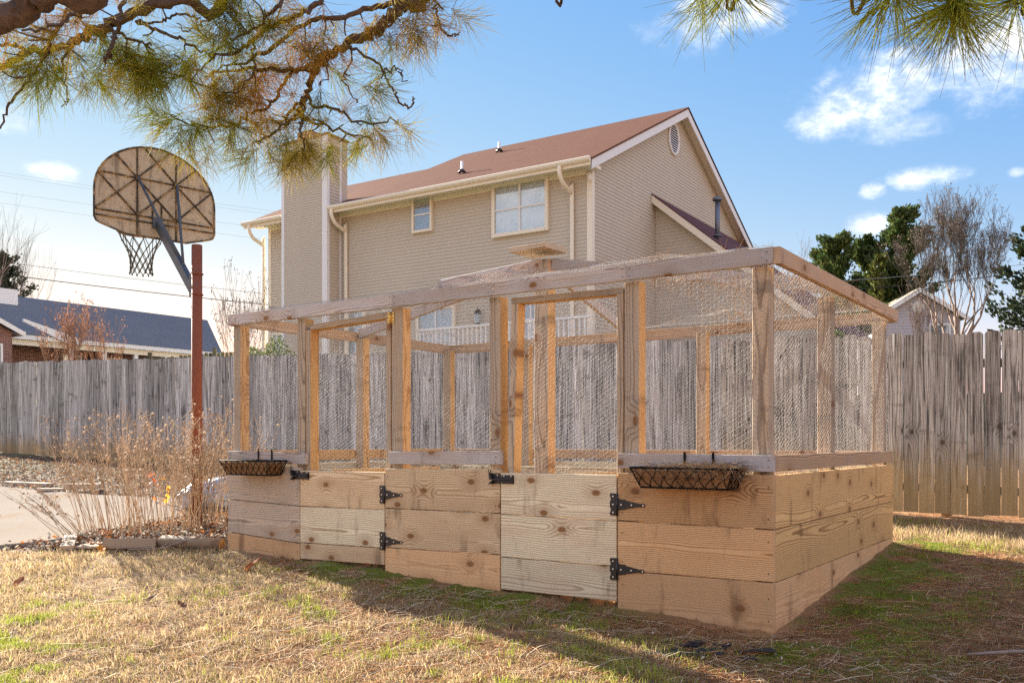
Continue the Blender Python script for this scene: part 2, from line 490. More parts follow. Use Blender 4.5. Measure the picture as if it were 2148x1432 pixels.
# posts (greyed outside, amber where the inner face never weathered)
def post(x0, x1, y0, y1, zt, amber=('+z',), zb=-.15, tilt=0.0):
    return timber('post', enc, ((x0 + x1) / 2, (y0 + y1) / 2, zb), ((x0 + x1) / 2 + tilt, (y0 + y1) / 2, zt), x1 - x0, y1 - y0, [M_POST, M_AMBER], up=(1, 0, 0), amber=amber)
PF0, PF1 = .041, .130
post(.020, .105, PF0, PF1, 1.97)
post(.772, .858, PF0, PF1, 1.97)
post(1.738, 1.838, PF0, PF1, 1.97)
post(2.588, 2.676, PF0, PF1, 1.97)
post(3.572, 3.668, PF0, PF1, 1.97)
post(4.346, 4.436, PF0, PF1, 1.97, amber=())
BY0, BY1 = ED - .128, ED - .040
for xa, xb in ((.041, .130), (1.030, 1.118), (2.880, 2.968)): post(xa, xb, BY0, BY1, 1.99)
post(4.346, 4.434, BY0, BY1, 1.97, amber=())
post(.041, .130, 1.42, 1.508, 1.995)
post(4.346, 4.434, 1.25, 1.338, 1.97, amber=())
post(2.075, 2.205, 1.36, 1.47, 2.49)                                   # centre post

# top rails in lengths butted over the posts, with nails
def nails(parent, pts, y):
    s = MB()
    for x, z in pts: s.tube([(x, y + .001, z), (x, y - .0015, z)], .0035, 6)
    return tag(s.build('nail_heads', M_BLACK, parent), kind='stuff')
xs = [0.0, 1.776, 2.631, 3.604, EL]
for i in range(4):
    timber('top_rail', enc, (xs[i] + .0012, .019, 2.016 + .001 * i), (xs[i + 1] - .0012, .019, 2.017 + .001 * i), .089, .038, M_RAIL)
nails(enc, [(x + dx, 2.017 + dz) for x in xs[1:4] for dx in (-.022, .022) for dz in (-.022, .024)] + [(.05, 2.0), (.05, 2.035), (4.44, 1.995), (4.44, 2.04)], -.0005)
ys = [0.0, 1.43, ED]
for i in range(2):
    timber('top_rail', enc, (EL + .0195, ys[i] + .001, 2.017), (EL + .0195, ys[i + 1] - .001, 2.017), .089, .038, M_RAILB)
    timber('top_rail', enc, (.019, max(ys[i] + .0015, .040), 2.0155), (.019, ys[i + 1] - .0015, 2.0155), .089, .038, M_RAILB)
xb = [0.0, 1.62, 3.1, EL]
for i in range(3):
    timber('top_rail', enc, (xb[i] + .001, ED + .0195, 2.0165), (xb[i + 1] - .001, ED + .0195, 2.0165), .089, .038, M_RAILB)
# mid rails
for x0, x1, zl, zr in ((0.0, .900, .917, .907), (1.745, 2.702, .920, .931), (3.552, EL, .921, .916)):
    timber('mid_rail', enc, (x0, .019, zl), (x1, .019, zr), .088, .038, M_RAIL)
timber('mid_rail', enc, (EL - .019, .040, .916), (EL - .019, ED, .918), .088, .038, M_RAILB)
timber('mid_rail', enc, (.0, ED - .019, .917), (EL - .040, ED - .019, .917), .088, .038, M_RAILB)
timber('mid_rail', enc, (.019, .040, .917), (.019, ED - .040, .917), .088, .038, M_AMBER)
# inner ledger boards seen over the front boards
timber('ledger', enc, (.06, 2.55, .76), (4.2, 2.55, .775), .07, .038, M_GATE)
timber('ledger', enc, (.9, .30, .775), (1.70, .62, .800), .088, .038, [M_AMBER])
timber('ledger', enc, (2.86, .34, .775), (3.52, .62, .805), .088, .038, [M_AMBER])
timber('ledger', enc, (1.86, .25, .800), (2.58, .25, .805), .06, .038, M_AMBER)

# roof frame: four rafters from the middle of each side to the centre post, a cap board above
for p in ((2.16, .06, 2.085), (.05, 1.46, 2.045), (2.16, ED - .05, 2.06), (EL - .05, 1.43, 2.06)):
    e = Vector((2.14, 1.415, 2.465)); d = (Vector(p) - e).normalized()
    timber('rafter', enc, e + d * .075, p, .088, .038, M_RAIL)
cap = timber('cap_board', enc, (1.93, 1.38, 2.565), (2.27, 1.38, 2.570), .34, .04, M_POST, up=(0, 1, .02))

# ---- gates: each a frame of stiles and rails with three boards across its foot
def gate(x0, x1, zt, rows, lean, mats, stile_l, stile_r, ztop, ry):
    g = bpy.data.objects.new('gate', None); COL.objects.link(g); g.parent = enc
    section(x0, x1, zt, rows, 0.0, mats, g)
    for (sx0, sx1), tl in ((stile_l, lean), (stile_r, 0.0)):
        timber('stile', g, ((sx0 + sx1) / 2 - tl / 2, .041 + .044, rows[-1][0] + .05), ((sx0 + sx1) / 2 + tl / 2, .041 + .044, ztop - .042), sx1 - sx0, .088, [M_POST, M_AMBER], up=(1, 0, 0), amber=('+z',))
    timber('head_rail', g, (stile_l[0] + lean / 2, .041 + .044, ry[0] - .021), (stile_r[1], .041 + .044, ry[1] - .021), .040, .088, [M_POST, M_AMBER], amber=('-z',))
    timber('cross_rail', g, (stile_l[1], .041 + .019, zt[0] - .06), (stile_r[0], .041 + .019, zt[1] - .06), .088, .038, [M_AMBER])
    return g
gate1 = gate(.847, 1.704, (.815, .819), [(.544, .555), (.270, .284), (.150, .168)], .0, (M_TBOARD, M_GATE, M_TBOARD), (.866, .916), (1.682, 1.726), 1.945, (1.915, 1.95))
gate2 = gate(2.708, 3.540, (.832, .838), [(.568, .566), (.294, .300), (.092, .096)], .055, (M_GATE, M_GATE, M_GATE), (2.735, 2.785), (3.522, 3.564), 1.955, (1.955, 1.945))

# ---- black T hinges, gate latches and the little brass hinge
def t_hinge(xp, z0, z1, xe):
    """pin plate left of xp, tapered strap running right to xe"""
    s = MB(); zc = (z0 + z1) / 2; h = (z1 - z0) / 2; w = .040
    pl = [(xp - w, zc - h), (xp, zc - h), (xp, zc + h), (xp - w, zc + h), (xp - w - .004, zc + h * .8), (xp - w + .004, zc + h * .45), (xp - w - .003, zc + h * .2),
          (xp - w - .003, zc - h * .2), (xp - w + .004, zc - h * .45), (xp - w - .004, zc - h * .8)]
    s.prism(pl, -.006, -.001, 0)
    L = xe - xp - .006; a = xp + .010
    st = [(a, zc - .034), (a + L * .28, zc - .028), (a + L * .33, zc - .021), (a + L * .5, zc - .018), (a + L * .80, zc - .008), (a + L * .86, zc - .011), (a + L * .95, zc - .009), (a + L * .985, zc),
          (a + L * .95, zc + .009), (a + L * .86, zc + .011), (a + L * .80, zc + .008), (a + L * .5, zc + .018), (a + L * .33, zc + .021), (a + L * .28, zc + .028), (a, zc + .034)]
    s.prism(st, -.006, -.001, 0)
    s.tube([(xp + .005, -.007, z0), (xp + .005, -.007, z1)], .0065, 8, 0)
    for x, z in ((xp - .022, zc + h * .72), (xp - .022, zc), (xp - .022, zc - h * .72), (a + L * .12, zc), (a + L * .5, zc), (a + L * .92, zc)):
        s.tube([(x, -.005, z), (x, -.0085, z)], .0048, 8, 1)
    return s.build('hinge', [M_BLACK, M_SCREW], enc)
t_hinge(1.707, .600, .724, 1.877); t_hinge(1.707, .274, .398, 1.877)
t_hinge(3.544, .600, .730, 3.728); t_hinge(3.544, .221, .350, 3.724)

def latch(x0, z0):
    s = MB()
    s.box(x0 + .015, x0 + .078, -.007, -.001, z0 - .03, z0 + .035)               # strike plate
    s.prism([(x0 + .000, z0 - .036), (x0 + .022, z0 - .034), (x0 + .03, z0 - .012), (x0 + .018, z0 - .016)], -.03, -.004)
    s.prism([(x0 + .010, z0 - .005), (x0 + .030, z0 - .005), (x0 + .014, z0 + .038), (x0 + .004, z0 + .036)], -.03, -.004)
    s.box(x0 + .092, x0 + .184, -.007, -.001, z0 - .030, z0 + .026)              # bolt plate
    s.box(x0 + .096, x0 + .182, -.026, -.007, z0 - .020, z0 + .016)
    s.tube([(x0 + .03, -.030, z0 - .002), (x0 + .182, -.030, z0 - .002)], .0058, 8)
    s.tube([(x0 + .004 + .009 * math.cos(a), -.018, z0 + .050 + .012 * math.sin(a)) for a in [i * math.pi / 5 for i in range(11)]], .0026, 6)
    for x, z in ((x0 + .06, z0 + .024), (x0 + .11, z0 + .020), (x0 + .165, z0 + .020)): s.tube([(x, -.006, z), (x, -.009, z)], .004, 8, 1)
    return s.build('latch', [M_BLACK, M_SCREW], enc)
latch(.765, .780); latch(2.628, .795)
s = MB()
for zc in (1.905,):
    s.box(1.703, 1.729, .036, .0405, zc - .037, zc + .037); s.box(1.737, 1.763, .036, .0405, zc - .037, zc + .037)
    s.tube([(1.733, .034, zc - .037), (1.733, .034, zc + .037)], .006, 8)
    for x in (1.716, 1.750):
        for z in (-.025, 0, .025): s.tube([(x, .037, zc + z), (x, .0345, zc + z)], .004, 6, 1)
s.build('brass_hinge', [M_BRASS, M_BLACK], enc)
nails(enc, [(x, z) for x in (.025, .815, 1.735, 2.67, 3.58, 4.45) for z in (.08, .2, .33, .5, .62, .79, .90, .935)], -.0005)

# ---- chicken wire: real hexagonal wire, one object per panel
def hex_edges(wd, ht, c):
    s = c / math.sqrt(3); E = []; V = {}; P = []
    def vid(x, z):
        k = (round(x / s * 4), round(z / c * 4))
        if k not in V: V[k] = len(P); P.append((x, z))
        return V[k]
    nc = int(wd / (1.5 * s)) + 2; nr = int(ht / c) + 2
    for i in range(-1, nc):
        for j in range(-1, nr):
            cx = i * 1.5 * s; cz = j * c + (c / 2 if i % 2 else 0)
            tl = (cx - s / 2, cz + c / 2); tr = (cx + s / 2, cz + c / 2); r = (cx + s, cz); l = (cx - s, cz); br = (cx + s / 2, cz - c / 2)
            for a, b, tw in ((tl, tr, 1), (tr, r, 0), (tl, l, 0)):
                E.append((vid(*a), vid(*b), tw))
    P = np.array(P); E = np.array(E)
    mid = (P[E[:, 0]] + P[E[:, 1]]) / 2
    ok = (mid[:, 0] > 0) & (mid[:, 0] < wd) & (mid[:, 1] > 0) & (mid[:, 1] < ht)
    return P, E[ok]


def wire_panel(wd, ht, c, fn, r=.0005, selv=True):
    P, E = hex_edges(wd, ht, c)
    P = P + RNG.normal(0, c * .035, P.shape)
    P[:, 0] = np.clip(P[:, 0], 0, wd); P[:, 1] = np.clip(P[:, 1], 0, ht)
    Q = fn(P[:, 0], P[:, 1])
    rr = np.where(E[:, 2] == 1, r * 1.45, r)
    v, f = np_tubes(Q[E[:, 0]], Q[E[:, 1]], rr, rr, 3)
    if selv:
        for z in (0.0, ht):
            u = np.linspace(0, wd, max(3, int(wd / .08))); q = fn(u, np.full_like(u, z))
            v2, f2 = np_tubes(q[:-1], q[1:], r * 1.5, r * 1.5, 3)
            f = np.concatenate([f, f2 + len(v)]); v = np.concatenate([v, v2])
    return link('wire_mesh', np_mesh('wire_mesh', v, f, M_WIRE), enc)


def sag(u, z, k): return .006 * np.sin(u * 5.1 + k) * np.sin(z * 4.3 + 2 * k) + .003 * np.sin(u * 17 + k * 3) * np.cos(z * 13)
CW = .029
for k, (xa, xb_) in enumerate(((.015, .862), (1.735, 2.67), (3.57, 4.45))):
    wire_panel(xb_ - xa, 1.17, CW, lambda u, z, xa=xa, k=k: np.stack([xa + u, .0385 - np.abs(sag(u, z, k)) * .8, .835 + z], 1))
for k, (xa, xb_, zt) in enumerate(((.868, 1.724, 1.93), (2.745, 3.56, 1.94))):
    wire_panel(xb_ - xa, zt - .80, CW, lambda u, z, xa=xa, k=k: np.stack([xa + u + (z * .045 if k else 0) * (1 - u), .128 + sag(u, z, k + 4), .80 + z], 1))
wire_panel(ED - .06, 1.17, CW, lambda u, z: np.stack([EL - .0385 + np.abs(sag(u, z, 9)) * 1.5, .03 + u, .835 + z], 1))
wire_panel(ED - .06, 1.17, CW, lambda u, z: np.stack([.0385 - np.abs(sag(u, z, 5)), .03 + u, .835 + z], 1))
wire_panel(EL - .06, 1.17, CW, lambda u, z: np.stack([.03 + u, ED - .0385 + np.abs(sag(u, z, 7)) * 1.5, .835 + z], 1))


def roof_z(x, y):
    d = np.abs(x - 2.14) / 2.25 + np.abs(y - 1.42) / 1.42
    peak = 2.068 + .43 * np.clip(1 - d, 0, 1) ** 1.0
    bil = np.sin(np.clip(x / EL, 0, 1) * math.pi) * np.sin(np.clip(y / ED, 0, 1) * math.pi)
    edge = np.minimum(np.minimum(x, EL - x), np.minimum(y, ED - y))
    wav = (.030 * np.sin(x * 3.1 + 1.0) * np.sin(y * 4.2) + .018 * np.sin(x * 7.3) * np.cos(y * 6.1) + .012 * np.sin(x * 15 + y * 9)) * ss_np(0, .35, edge)
    bow = .085 * np.exp(-((x - 3.45) / .55) ** 2) * np.exp(-((y - .35) / .45) ** 2) + .03 * np.exp(-((x - 1.3) / .5) ** 2) * np.exp(-((y - .5) / .4) ** 2)
    return peak + wav + bow * ss_np(0, .25, edge) + .01


wire_panel(EL - .02, ED - .02, .034, lambda u, z: np.stack([.01 + u, .01 + z, roof_z(.01 + u, .01 + z)], 1), r=.0006)

# ---- pine straw caught on the wire roof and hanging through it
def straw(n, fx, length, col, droop):
    p = fx(n)
    a = RNG.uniform(0, 2 * np.pi, n); L = RNG.uniform(.5, 1.0, n) * length
    dz = RNG.normal(0, .25, n) - droop(n)
    d = np.stack([np.cos(a), np.sin(a), dz], 1); d /= np.linalg.norm(d, axis=1, keepdims=True)
    mid = p + d * (L * .5)[:, None]; d2 = d.copy(); d2[:, 2] -= .25; d2 /= np.linalg.norm(d2, axis=1, keepdims=True)
    q = mid + d2 * (L * .5)[:, None]
    v1, f1 = np_tubes(p, mid, .0008, .0008, 3); v2, f2 = np_tubes(mid, q, .0008, .0004, 3)
    c = np.array(col)[None] * RNG.uniform(.55, 1.35, (n, 1))
    cc = np.concatenate([np.repeat(c, 6, 0), np.repeat(c, 6, 0)])
    return np.concatenate([v1, v2]), np.concatenate([f1, f2 + len(v1)]), cc


M_STRAW = leafy_mat('pine_straw', trans=.3)
def roof_pts(n):
    k = RNG.random(n)
    x = np.where(k < .45, RNG.uniform(3.2, 4.45, n), np.where(k < .72, 2.1 - np.abs(RNG.normal(0, .75, n)), RNG.uniform(.05, 4.4, n)))
    y = np.where(k < .45, RNG.uniform(.03, 2.75, n), np.where(k < .72, 1.44 + RNG.normal(0, .05, n), RNG.uniform(.03, 2.8, n)))
    x = np.clip(x, .03, 4.44)
    return np.stack([x, y, roof_z(x, y) + .004], 1)
v, f, c = straw(2600, roof_pts, .17, (.40, .24, .11), lambda n: np.where(RNG.random(n) < .42, 2.5, 0.0))
o = link('pine_straw', np_mesh('pine_straw', v, f, M_STRAW, c), None, E_M)
tag(o, 'reddish pine straw caught on the wire roof and dangling inside the enclosure', 'pine straw', kind='stuff')


# ------------------------------------------------------------------ hanging basket planters on the front mid rail
M_COCO = simple_mat('coco_liner', (.26, .15, .075), .95, 0, 60., .6, .8)
def basket(name, label, x0, x1, z, strawy):
    b = thing(name, label, 'planter', E_M, 'wire basket planters hooked over the front mid rail')
    L = x1 - x0; zt, zb, yt0, yt1, yb0, yb1, ins = z, z - .108, -.205, -.012, -.165, -.03, .048
    top = [(x0, yt0), (x1, yt0), (x1, yt1), (x0, yt1)]; bot = [(x0 + ins, yb0), (x1 - ins, yb0), (x1 - ins, yb1), (x0 + ins, yb1)]
    s = MB()
    for i in range(4):
        j = (i + 1) % 4
        s.tube([(*top[i], zt), (*top[j], zt)], .006, 6); s.tube([(*bot[i], zb), (*bot[j], zb)], .0055, 6); s.tube([(*top[i], zt), (*bot[i], zb)], .004, 6)
        A = Vector((*top[i], zt)); Bv = Vector((*top[j], zt)); Cv = Vector((*bot[i], zb)); Dv = Vector((*bot[j], zb))
        n = 8 if i in (0, 2) else 3
        for k in range(n):                                            # looped scroll work
            for sg in (0, 1):
                pts = []
                for q in range(9):
                    h_ = q / 8; u = (k + (h_ if sg == 0 else 1 - h_) * 1.0 + .12 * math.sin(h_ * math.pi * 2)) / n
                    pts.append((A.lerp(Bv, u)).lerp(Cv.lerp(Dv, u), .04 + .92 * h_))
                s.tube(pts, .0023, 5)
    s.build('basket_frame', M_BLACKW, b)
    for hx_ in (x0 + L * .40, x0 + L * .68):
        s = MB(); hw = .007
        s.box(hx_ - hw, hx_ + hw, -.009, -.0055, zt - .01, .972); s.box(hx_ - hw, hx_ + hw, -.009, .046, .9725, .976)
        s.box(hx_ - hw, hx_ + hw, -.016, -.009, zt - .008, zt + .004)
        s.build('hook', M_BLACKW, b)
    s = MB(); e = .006; rng = random.Random(3)
    nx, nz = 40, 7
    def wall(a0, a1, b0, b1):
        base = len(s.v)
        for j in range(nz + 1):
            for i in range(nx + 1):
                u, h_ = i / nx, j / nz
                p = (Vector(a0).lerp(Vector(a1), u)).lerp(Vector(b0).lerp(Vector(b1), u), h_)
                c = Vector(((x0 + x1) / 2, -.11, p.z)); dn = (c - p).normalized()
                s.v.append(tuple(p + dn * (.004 + rng.random() * .012) + Vector((0, 0, rng.uniform(-.014, -.003) if j == 0 else 0))))
        for j in range(nz):
            for i in range(nx):
                s.f.append((base + j * (nx + 1) + i, base + (j + 1) * (nx + 1) + i, base + (j + 1) * (nx + 1) + i + 1, base + j * (nx + 1) + i + 1)); s.mi.append(0); s.sm.append(True)
    for i in range(4):
        j = (i + 1) % 4
        wall((*top[i], zt - .006), (*top[j], zt - .006), (*bot[i], zb + .003), (*bot[j], zb + .003))
    s.poly([(p[0], p[1], zb + .004) for p in bot]); s.poly([(p[0] * .97 + (x0 + x1) / 2 * .03, p[1] * .92 - .11 * .08, zt - .055) for p in top])
    s.build('coco_liner', M_COCO, b)
    n = 950 if strawy else 60
    def pts(n):
        x = RNG.uniform(x0 + .03, x1 - .02, n) if not strawy else np.clip(x0 + L * RNG.beta(2.2, 1.2, n), x0 + .02, x1 - .01)
        return np.stack([x, RNG.uniform(-.2, -.03, n), zt + RNG.uniform(-.03, .025 if strawy else -.005, n)], 1)
    v, f, c = straw(n, pts, .17, (.38, .25, .14), lambda n: np.where(RNG.random(n) < .16, 1.6, 0.0))
    link('pine_straw_filling', np_mesh('pine_straw_filling', v, f, M_STRAW, c), b)
    return b
basket('basket_planter', 'black wire basket with bare coco liner on the rail beside the first gate', .155, .715, .888, False)
basket('basket_planter', 'black wire basket overflowing with brown pine straw near the enclosure corner', 3.735, 4.335, .888, True)
# ------------------------------------------------------------------ ground
def _hash(i, j, s):
    n = (i * 374761393 + j * 668265263 + s * 974711) & 0x7fffffff
    n = (n ^ (n >> 13)) * 1274126177 & 0x7fffffff
    return ((n ^ (n >> 16)) & 0xffff) / 65535.0


def vnoise(x, y, sc, seed=0):
    x = np.asarray(x, float) / sc; y = np.asarray(y, float) / sc
    i = np.floor(x).astype(np.int64); j = np.floor(y).astype(np.int64); fx = x - i; fy = y - j
    fx = fx * fx * (3 - 2 * fx); fy = fy * fy * (3 - 2 * fy)
    return (_hash(i, j, seed) * (1 - fx) + _hash(i + 1, j, seed) * fx) * (1 - fy) + (_hash(i, j + 1, seed) * (1 - fx) + _hash(i + 1, j + 1, seed) * fx) * fy


def fbm(x, y, sc, seed=0):
    return .5 * vnoise(x, y, sc, seed) + .3 * vnoise(x, y, sc * .45, seed + 1) + .2 * vnoise(x, y, sc * .2, seed + 2)


def to_enc(x, y):
    dx = x - EX; dy = y - EY
    return dx * .8228 - dy * .5685, dx * .5685 + dy * .8227


DRIVE = [(-9.0, 4.70), (-4.3, 7.62), (-3.87, 7.89), (-3.77, 8.21), (-3.30, 8.75), (-3.25, 9.5), (-3.64, 10.13), (-4.89, 10.65), (-6.53, 11.56), (-12.0, 14.4), (-16.0, 12.0)]


def in_poly(x, y, P):
    ins = np.zeros(np.shape(x), bool); n = len(P)
    for i in range(n):
        x0, y0 = P[i]; x1, y1 = P[(i + 1) % n]
        c = ((y0 > y) != (y1 > y)) & (x < (x1 - x0) * (y - y0) / (y1 - y0 + 1e-12) + x0)
        ins ^= c
    return ins


def zones(x, y):
    """weights of moss, pine straw, mulch (rest is dormant lawn)"""
    x = np.asarray(x, float); y = np.asarray(y, float)
    s, b = to_enc(x, y); q = .5685 * x + .8227 * y
    n1 = fbm(x, y, .55, 3); n2 = fbm(x, y, .22, 9); n3 = fbm(x, y, 1.2, 5)
    side = ss_np(4.45, 4.55, s) * ss_np(5.75, 4.8, s + .8 * (n1 - .5)) * ss_np(-.75, -.2, b) * ss_np(4.1, 3.2, b)
    front = ss_np(-.52, -.22, b) * ss_np(.06, -.02, b) * ss_np(.45, 1.2, s) * ss_np(4.0, 3.2, s)
    moss = np.clip(side * ss_np(.41, .53, n1 * .45 + n2 * .55) + front * ss_np(.42, .52, n2), 0, 1)
    edge = .9 * (n3 - .5) + .5 * (n1 - .5)
    strw = ss_np(3.4, 4.5, s + edge) * ss_np(3.6, 2.7, b + .4 * edge) + ss_np(-.42, -.20, b) * ss_np(.05, -.05, b) * ss_np(.3, .8, s) * ss_np(4.6, 4.4, s) * .9
    strw = np.maximum(strw, ss_np(9.95, 10.08, q) * ss_np(-2.0, 0, x) * .8)
    strw = np.maximum(strw, .45 * ss_np(.2, 2.4, s + 1.3 * (n3 - .5)) * ss_np(-2.9, -1.2, b))
    inside = (s > 0.02) & (s < 4.46) & (b > .02) & (b < 2.83)
    strw = np.where(inside, 1.0, np.clip(strw, 0, 1))
    bed = ss_np(7.40, 7.56, y + .10 * (n2 - .5)) * ss_np(.02, -.10, s) * (x > -4.6)
    strip = ss_np(8.30, 8.60, q + .3 * (n1 - .5)) * ss_np(-1.0, -2.0, x)
    strip = np.maximum(strip, ss_np(7.0, 7.4, q) * ss_np(.0, -.3, s) * (y > 9.5))
    far = ss_np(5.6, 6.0, q + .2 * (n1 - .5)) * (y > 10.2) * (s < -.3)
    mul = np.clip(np.maximum(np.maximum(bed, strip), far), 0, 1)
    return moss, strw, mul


def grid_lines(lo, hi, step, out_lo, out_hi):
    a = list(np.arange(lo, hi + 1e-6, step)); d = step; v = a[0]
    while v > out_lo: d *= 1.35; v -= d; a.insert(0, v)
    d = step; v = a[-1]
    while v < out_hi: d *= 1.35; v += d; a.append(v)
    return np.array(a)


gxs = grid_lines(-9, 7, .06, -900, 900); gys = grid_lines(1.5, 13.0, .06, -300, 1800)
XX, YY = np.meshgrid(gxs, gys); fx_, fy_ = XX.ravel(), YY.ravel()
moss, strw, mul = zones(fx_, fy_)
near = ss_np(11, 8, np.abs(fx_)) * ss_np(15, 12, fy_)
zz = ground_h(fx_, fy_) + near * (.018 * (fbm(fx_, fy_, .25, 21) - .5) + .03 * moss * (fbm(fx_, fy_, .12, 4) - .3) + .03 * mul * (fbm(fx_, fy_, .1, 8) - .4))
s_, b_ = to_enc(fx_, fy_)
zz = zz + .035 * fbm(fx_, fy_, .16, 81) * (ss_np(-.16, -.02, b_) * ss_np(.12, .02, b_) * (s_ > 0) * (s_ < 4.5) + ss_np(4.64, 4.48, s_) * ss_np(4.3, 4.45, s_) * (b_ > 0) * (b_ < 2.9))
zz = zz + .115 * ((s_ > .1) & (s_ < 4.4) & (b_ > .07) & (b_ < 2.75)) 
cg = np.array([.33, .235, .135]); cm = np.array([.13, .15, .022]); cs = np.array([.31, .165, .08]); cu_ = np.array([.17, .125, .09])
fv = fbm(fx_, fy_, .35, 31)[:, None]
col = cg * (.75 + .5 * fv)
soil = ss_np(.50, .66, fbm(fx_, fy_, .5, 17))[:, None]
col = col * (1 - .55 * soil) + np.array([.19, .10, .05]) * .55 * soil
for wgt, c_ in ((strw, cs), (mul, cu_), (moss, cm)):
    col = col * (1 - wgt[:, None]) + c_ * (.7 + .6 * fv) * wgt[:, None]
farw = (1 - near)[:, None]; col = col * (1 - farw) + np.array([.16, .14, .075]) * farw
nx_, ny_ = len(gxs), len(gys)
ii = (np.arange(ny_ - 1)[:, None] * nx_ + np.arange(nx_ - 1)[None]).ravel()
faces = np.stack([ii, ii + 1, ii + nx_ + 1, ii + nx_], 1)
mt, t = new_mat('ground_soil')
ac = t.n('Attribute', attribute_name='Col').outputs['Color']; tc = t.n('TexCoord').outputs['Object']
nz = t.noise(tc, 55.0, 6.0, .7); nz2 = t.noise(tc, 260.0, 3.0, .6)
ff = t.add(.45, t.add(t.mul(nz, .6), t.mul(nz2, .5)))
t.out(pbsdf(t, t.mix(1.0, ac, t.xyz(ff, ff, ff), 'MULTIPLY'), .95, normal=t.bump(t.add(nz, t.mul(nz2, .4)), .8, .02), spec=.1))
ground = link('ground', np_mesh('ground', np.stack([fx_, fy_, zz], 1), faces, mt, col, True)); tag(ground, kind='structure')

# concrete driveway
mt, t = new_mat('driveway_concrete')
tc = t.n('TexCoord').outputs['Object']; n1 = t.noise(tc, 1.6, 6.0, .6); n2 = t.noise(tc, 45.0, 4.0, .6); n3 = t.noise(tc, .55, 4.0, .55, 1.5)
c = t.mix(n1, (.26, .22, .18), (.34, .295, .245)); c = t.mix(t.ss(.52, .68, n3), c, (.29, .215, .145)); c = t.mix(t.ss(.60, .70, n2), c, (.19, .16, .13))
t.out(pbsdf(t, c, .85, normal=t.bump(t.add(n1, n2), .25, .004), spec=0.0))
s = MB(); n = len(DRIVE)
tp = [(x, y, -.4385 + .0186 * max(x, -16) + .086 * y + .030) for x, y in DRIVE]
s.poly(tp)
for i in range(n):
    a, b2 = tp[i], tp[(i + 1) % n]
    s.poly([(a[0], a[1], a[2] - .14), (b2[0], b2[1], b2[2] - .14), b2, a])
drive = s.build('driveway', mt); tag(drive, kind='structure')

# ------------------------------------------------------------------ lawn: dormant blades, living tufts, moss, fallen needles
M_GRASS = leafy_mat('grass_blades', trans=.42)
def blades(x, y, L, wdt, col, lean):
    n = len(x); z = ground_h(x, y)
    a = RNG.uniform(0, 2 * np.pi, n); ln = lean * RNG.uniform(.3, 1.2, n); b = RNG.uniform(0, 2 * np.pi, n)
    sd = np.stack([np.cos(b), np.sin(b), np.zeros(n)], 1) * (wdt / 2)[:, None]
    up1 = np.stack([np.cos(a) * ln * .5, np.sin(a) * ln * .5, np.sqrt(np.maximum(.05, 1 - (ln * .5) ** 2))], 1)
    l2 = ln * 1.5; up2 = np.stack([np.cos(a + .4) * l2, np.sin(a + .4) * l2, np.maximum(.05, 1 - l2 ** 2 * .55)], 1); up2 /= np.linalg.norm(up2, axis=1, keepdims=True)
    p = np.stack([x, y, z - .004], 1); m = p + up1 * (L * .55)[:, None]; e = m + up2 * (L * .5)[:, None]
    v = np.stack([p - sd, p + sd, m - sd * .8, m + sd * .8, e], 1).reshape(-1, 3)
    k = (np.arange(n) * 5)[:, None]
    f = (k[:, :, None] + np.array([[0, 1, 3], [0, 3, 2], [2, 3, 4]])[None]).reshape(-1, 3)
    return v, f, np.repeat(col, 5, 0)


def scatter(n, x0, x1, y0, y1):
    # denser close to the lens, where single blades can be told apart
    y = y0 * (y1 / y0) ** RNG.random(n); hw = y * .62 + .35
    x = RNG.uniform(-1, 1, n) * hw
    k = (x > x0) & (x < x1); return x[k], y[k]


def merge(parts):
    V, F, C = [], [], []; o = 0
    for v, f, c in parts: V.append(v); F.append(f + o); C.append(c); o += len(v)
    return np.concatenate(V), np.concatenate(F), np.concatenate(C)


x, y = scatter(380000, -7, 6, 3.5, 9.6)
mo, st, mu = zones(x, y); s_, b_ = to_enc(x, y)
bare = ss_np(.50, .62, fbm(x, y, .5, 17))
keep = RNG.random(len(x)) < (1 - .95 * st) * (1 - mu) * (1 - .9 * mo) * (1 - .72 * bare)
keep &= ~((s_ > -.01) & (s_ < 4.5) & (b_ > -.015) & (b_ < 2.87)) & ~in_poly(x, y, DRIVE) & (.5685 * x + .8227 * y < 10.05)
keep &= ~((x < -2.3) & (y > 7.5))
x, y = x[keep], y[keep]; n = len(x)
gpatch = ss_np(.49, .60, fbm(x, y, .6, 41) * .65 + vnoise(x, y, .12, 44) * .35) * ss_np(6.6, 5.2, y) + .75 * ss_np(.55, .66, vnoise(x, y, .5, 46)) * (x > 2.6)
green = RNG.random(n) < gpatch * .85 + .04
dark = RNG.random(n) < .25
base = np.where(green[:, None], np.array([.30, .34, .05]), np.where(dark[:, None], np.array([.33, .215, .115]), np.array([.55, .41, .235])))
L0_ = .6 + .9 * vnoise(x, y, .13, 71)
colr = base * RNG.uniform(.55, 1.35, (n, 1)) * (.85 + .3 * fbm(x, y, .8, 51))[:, None]
L = np.where(green, RNG.uniform(.025, .055, n), RNG.uniform(.022, .060, n)) * L0_ * (1 + .6 * (x > 2.6) * (y > 6.8))
p1 = blades(x, y, L, RNG.uniform(.0018, .0036, n) * (.7 + y * .10), colr, np.where(green, .45, .95))
lawn = link('lawn_grass', np_mesh('lawn_grass', *p1[:2], M_GRASS, p1[2])); tag(lawn, 'dormant straw coloured lawn grass with a few living green tufts', 'lawn', kind='stuff')

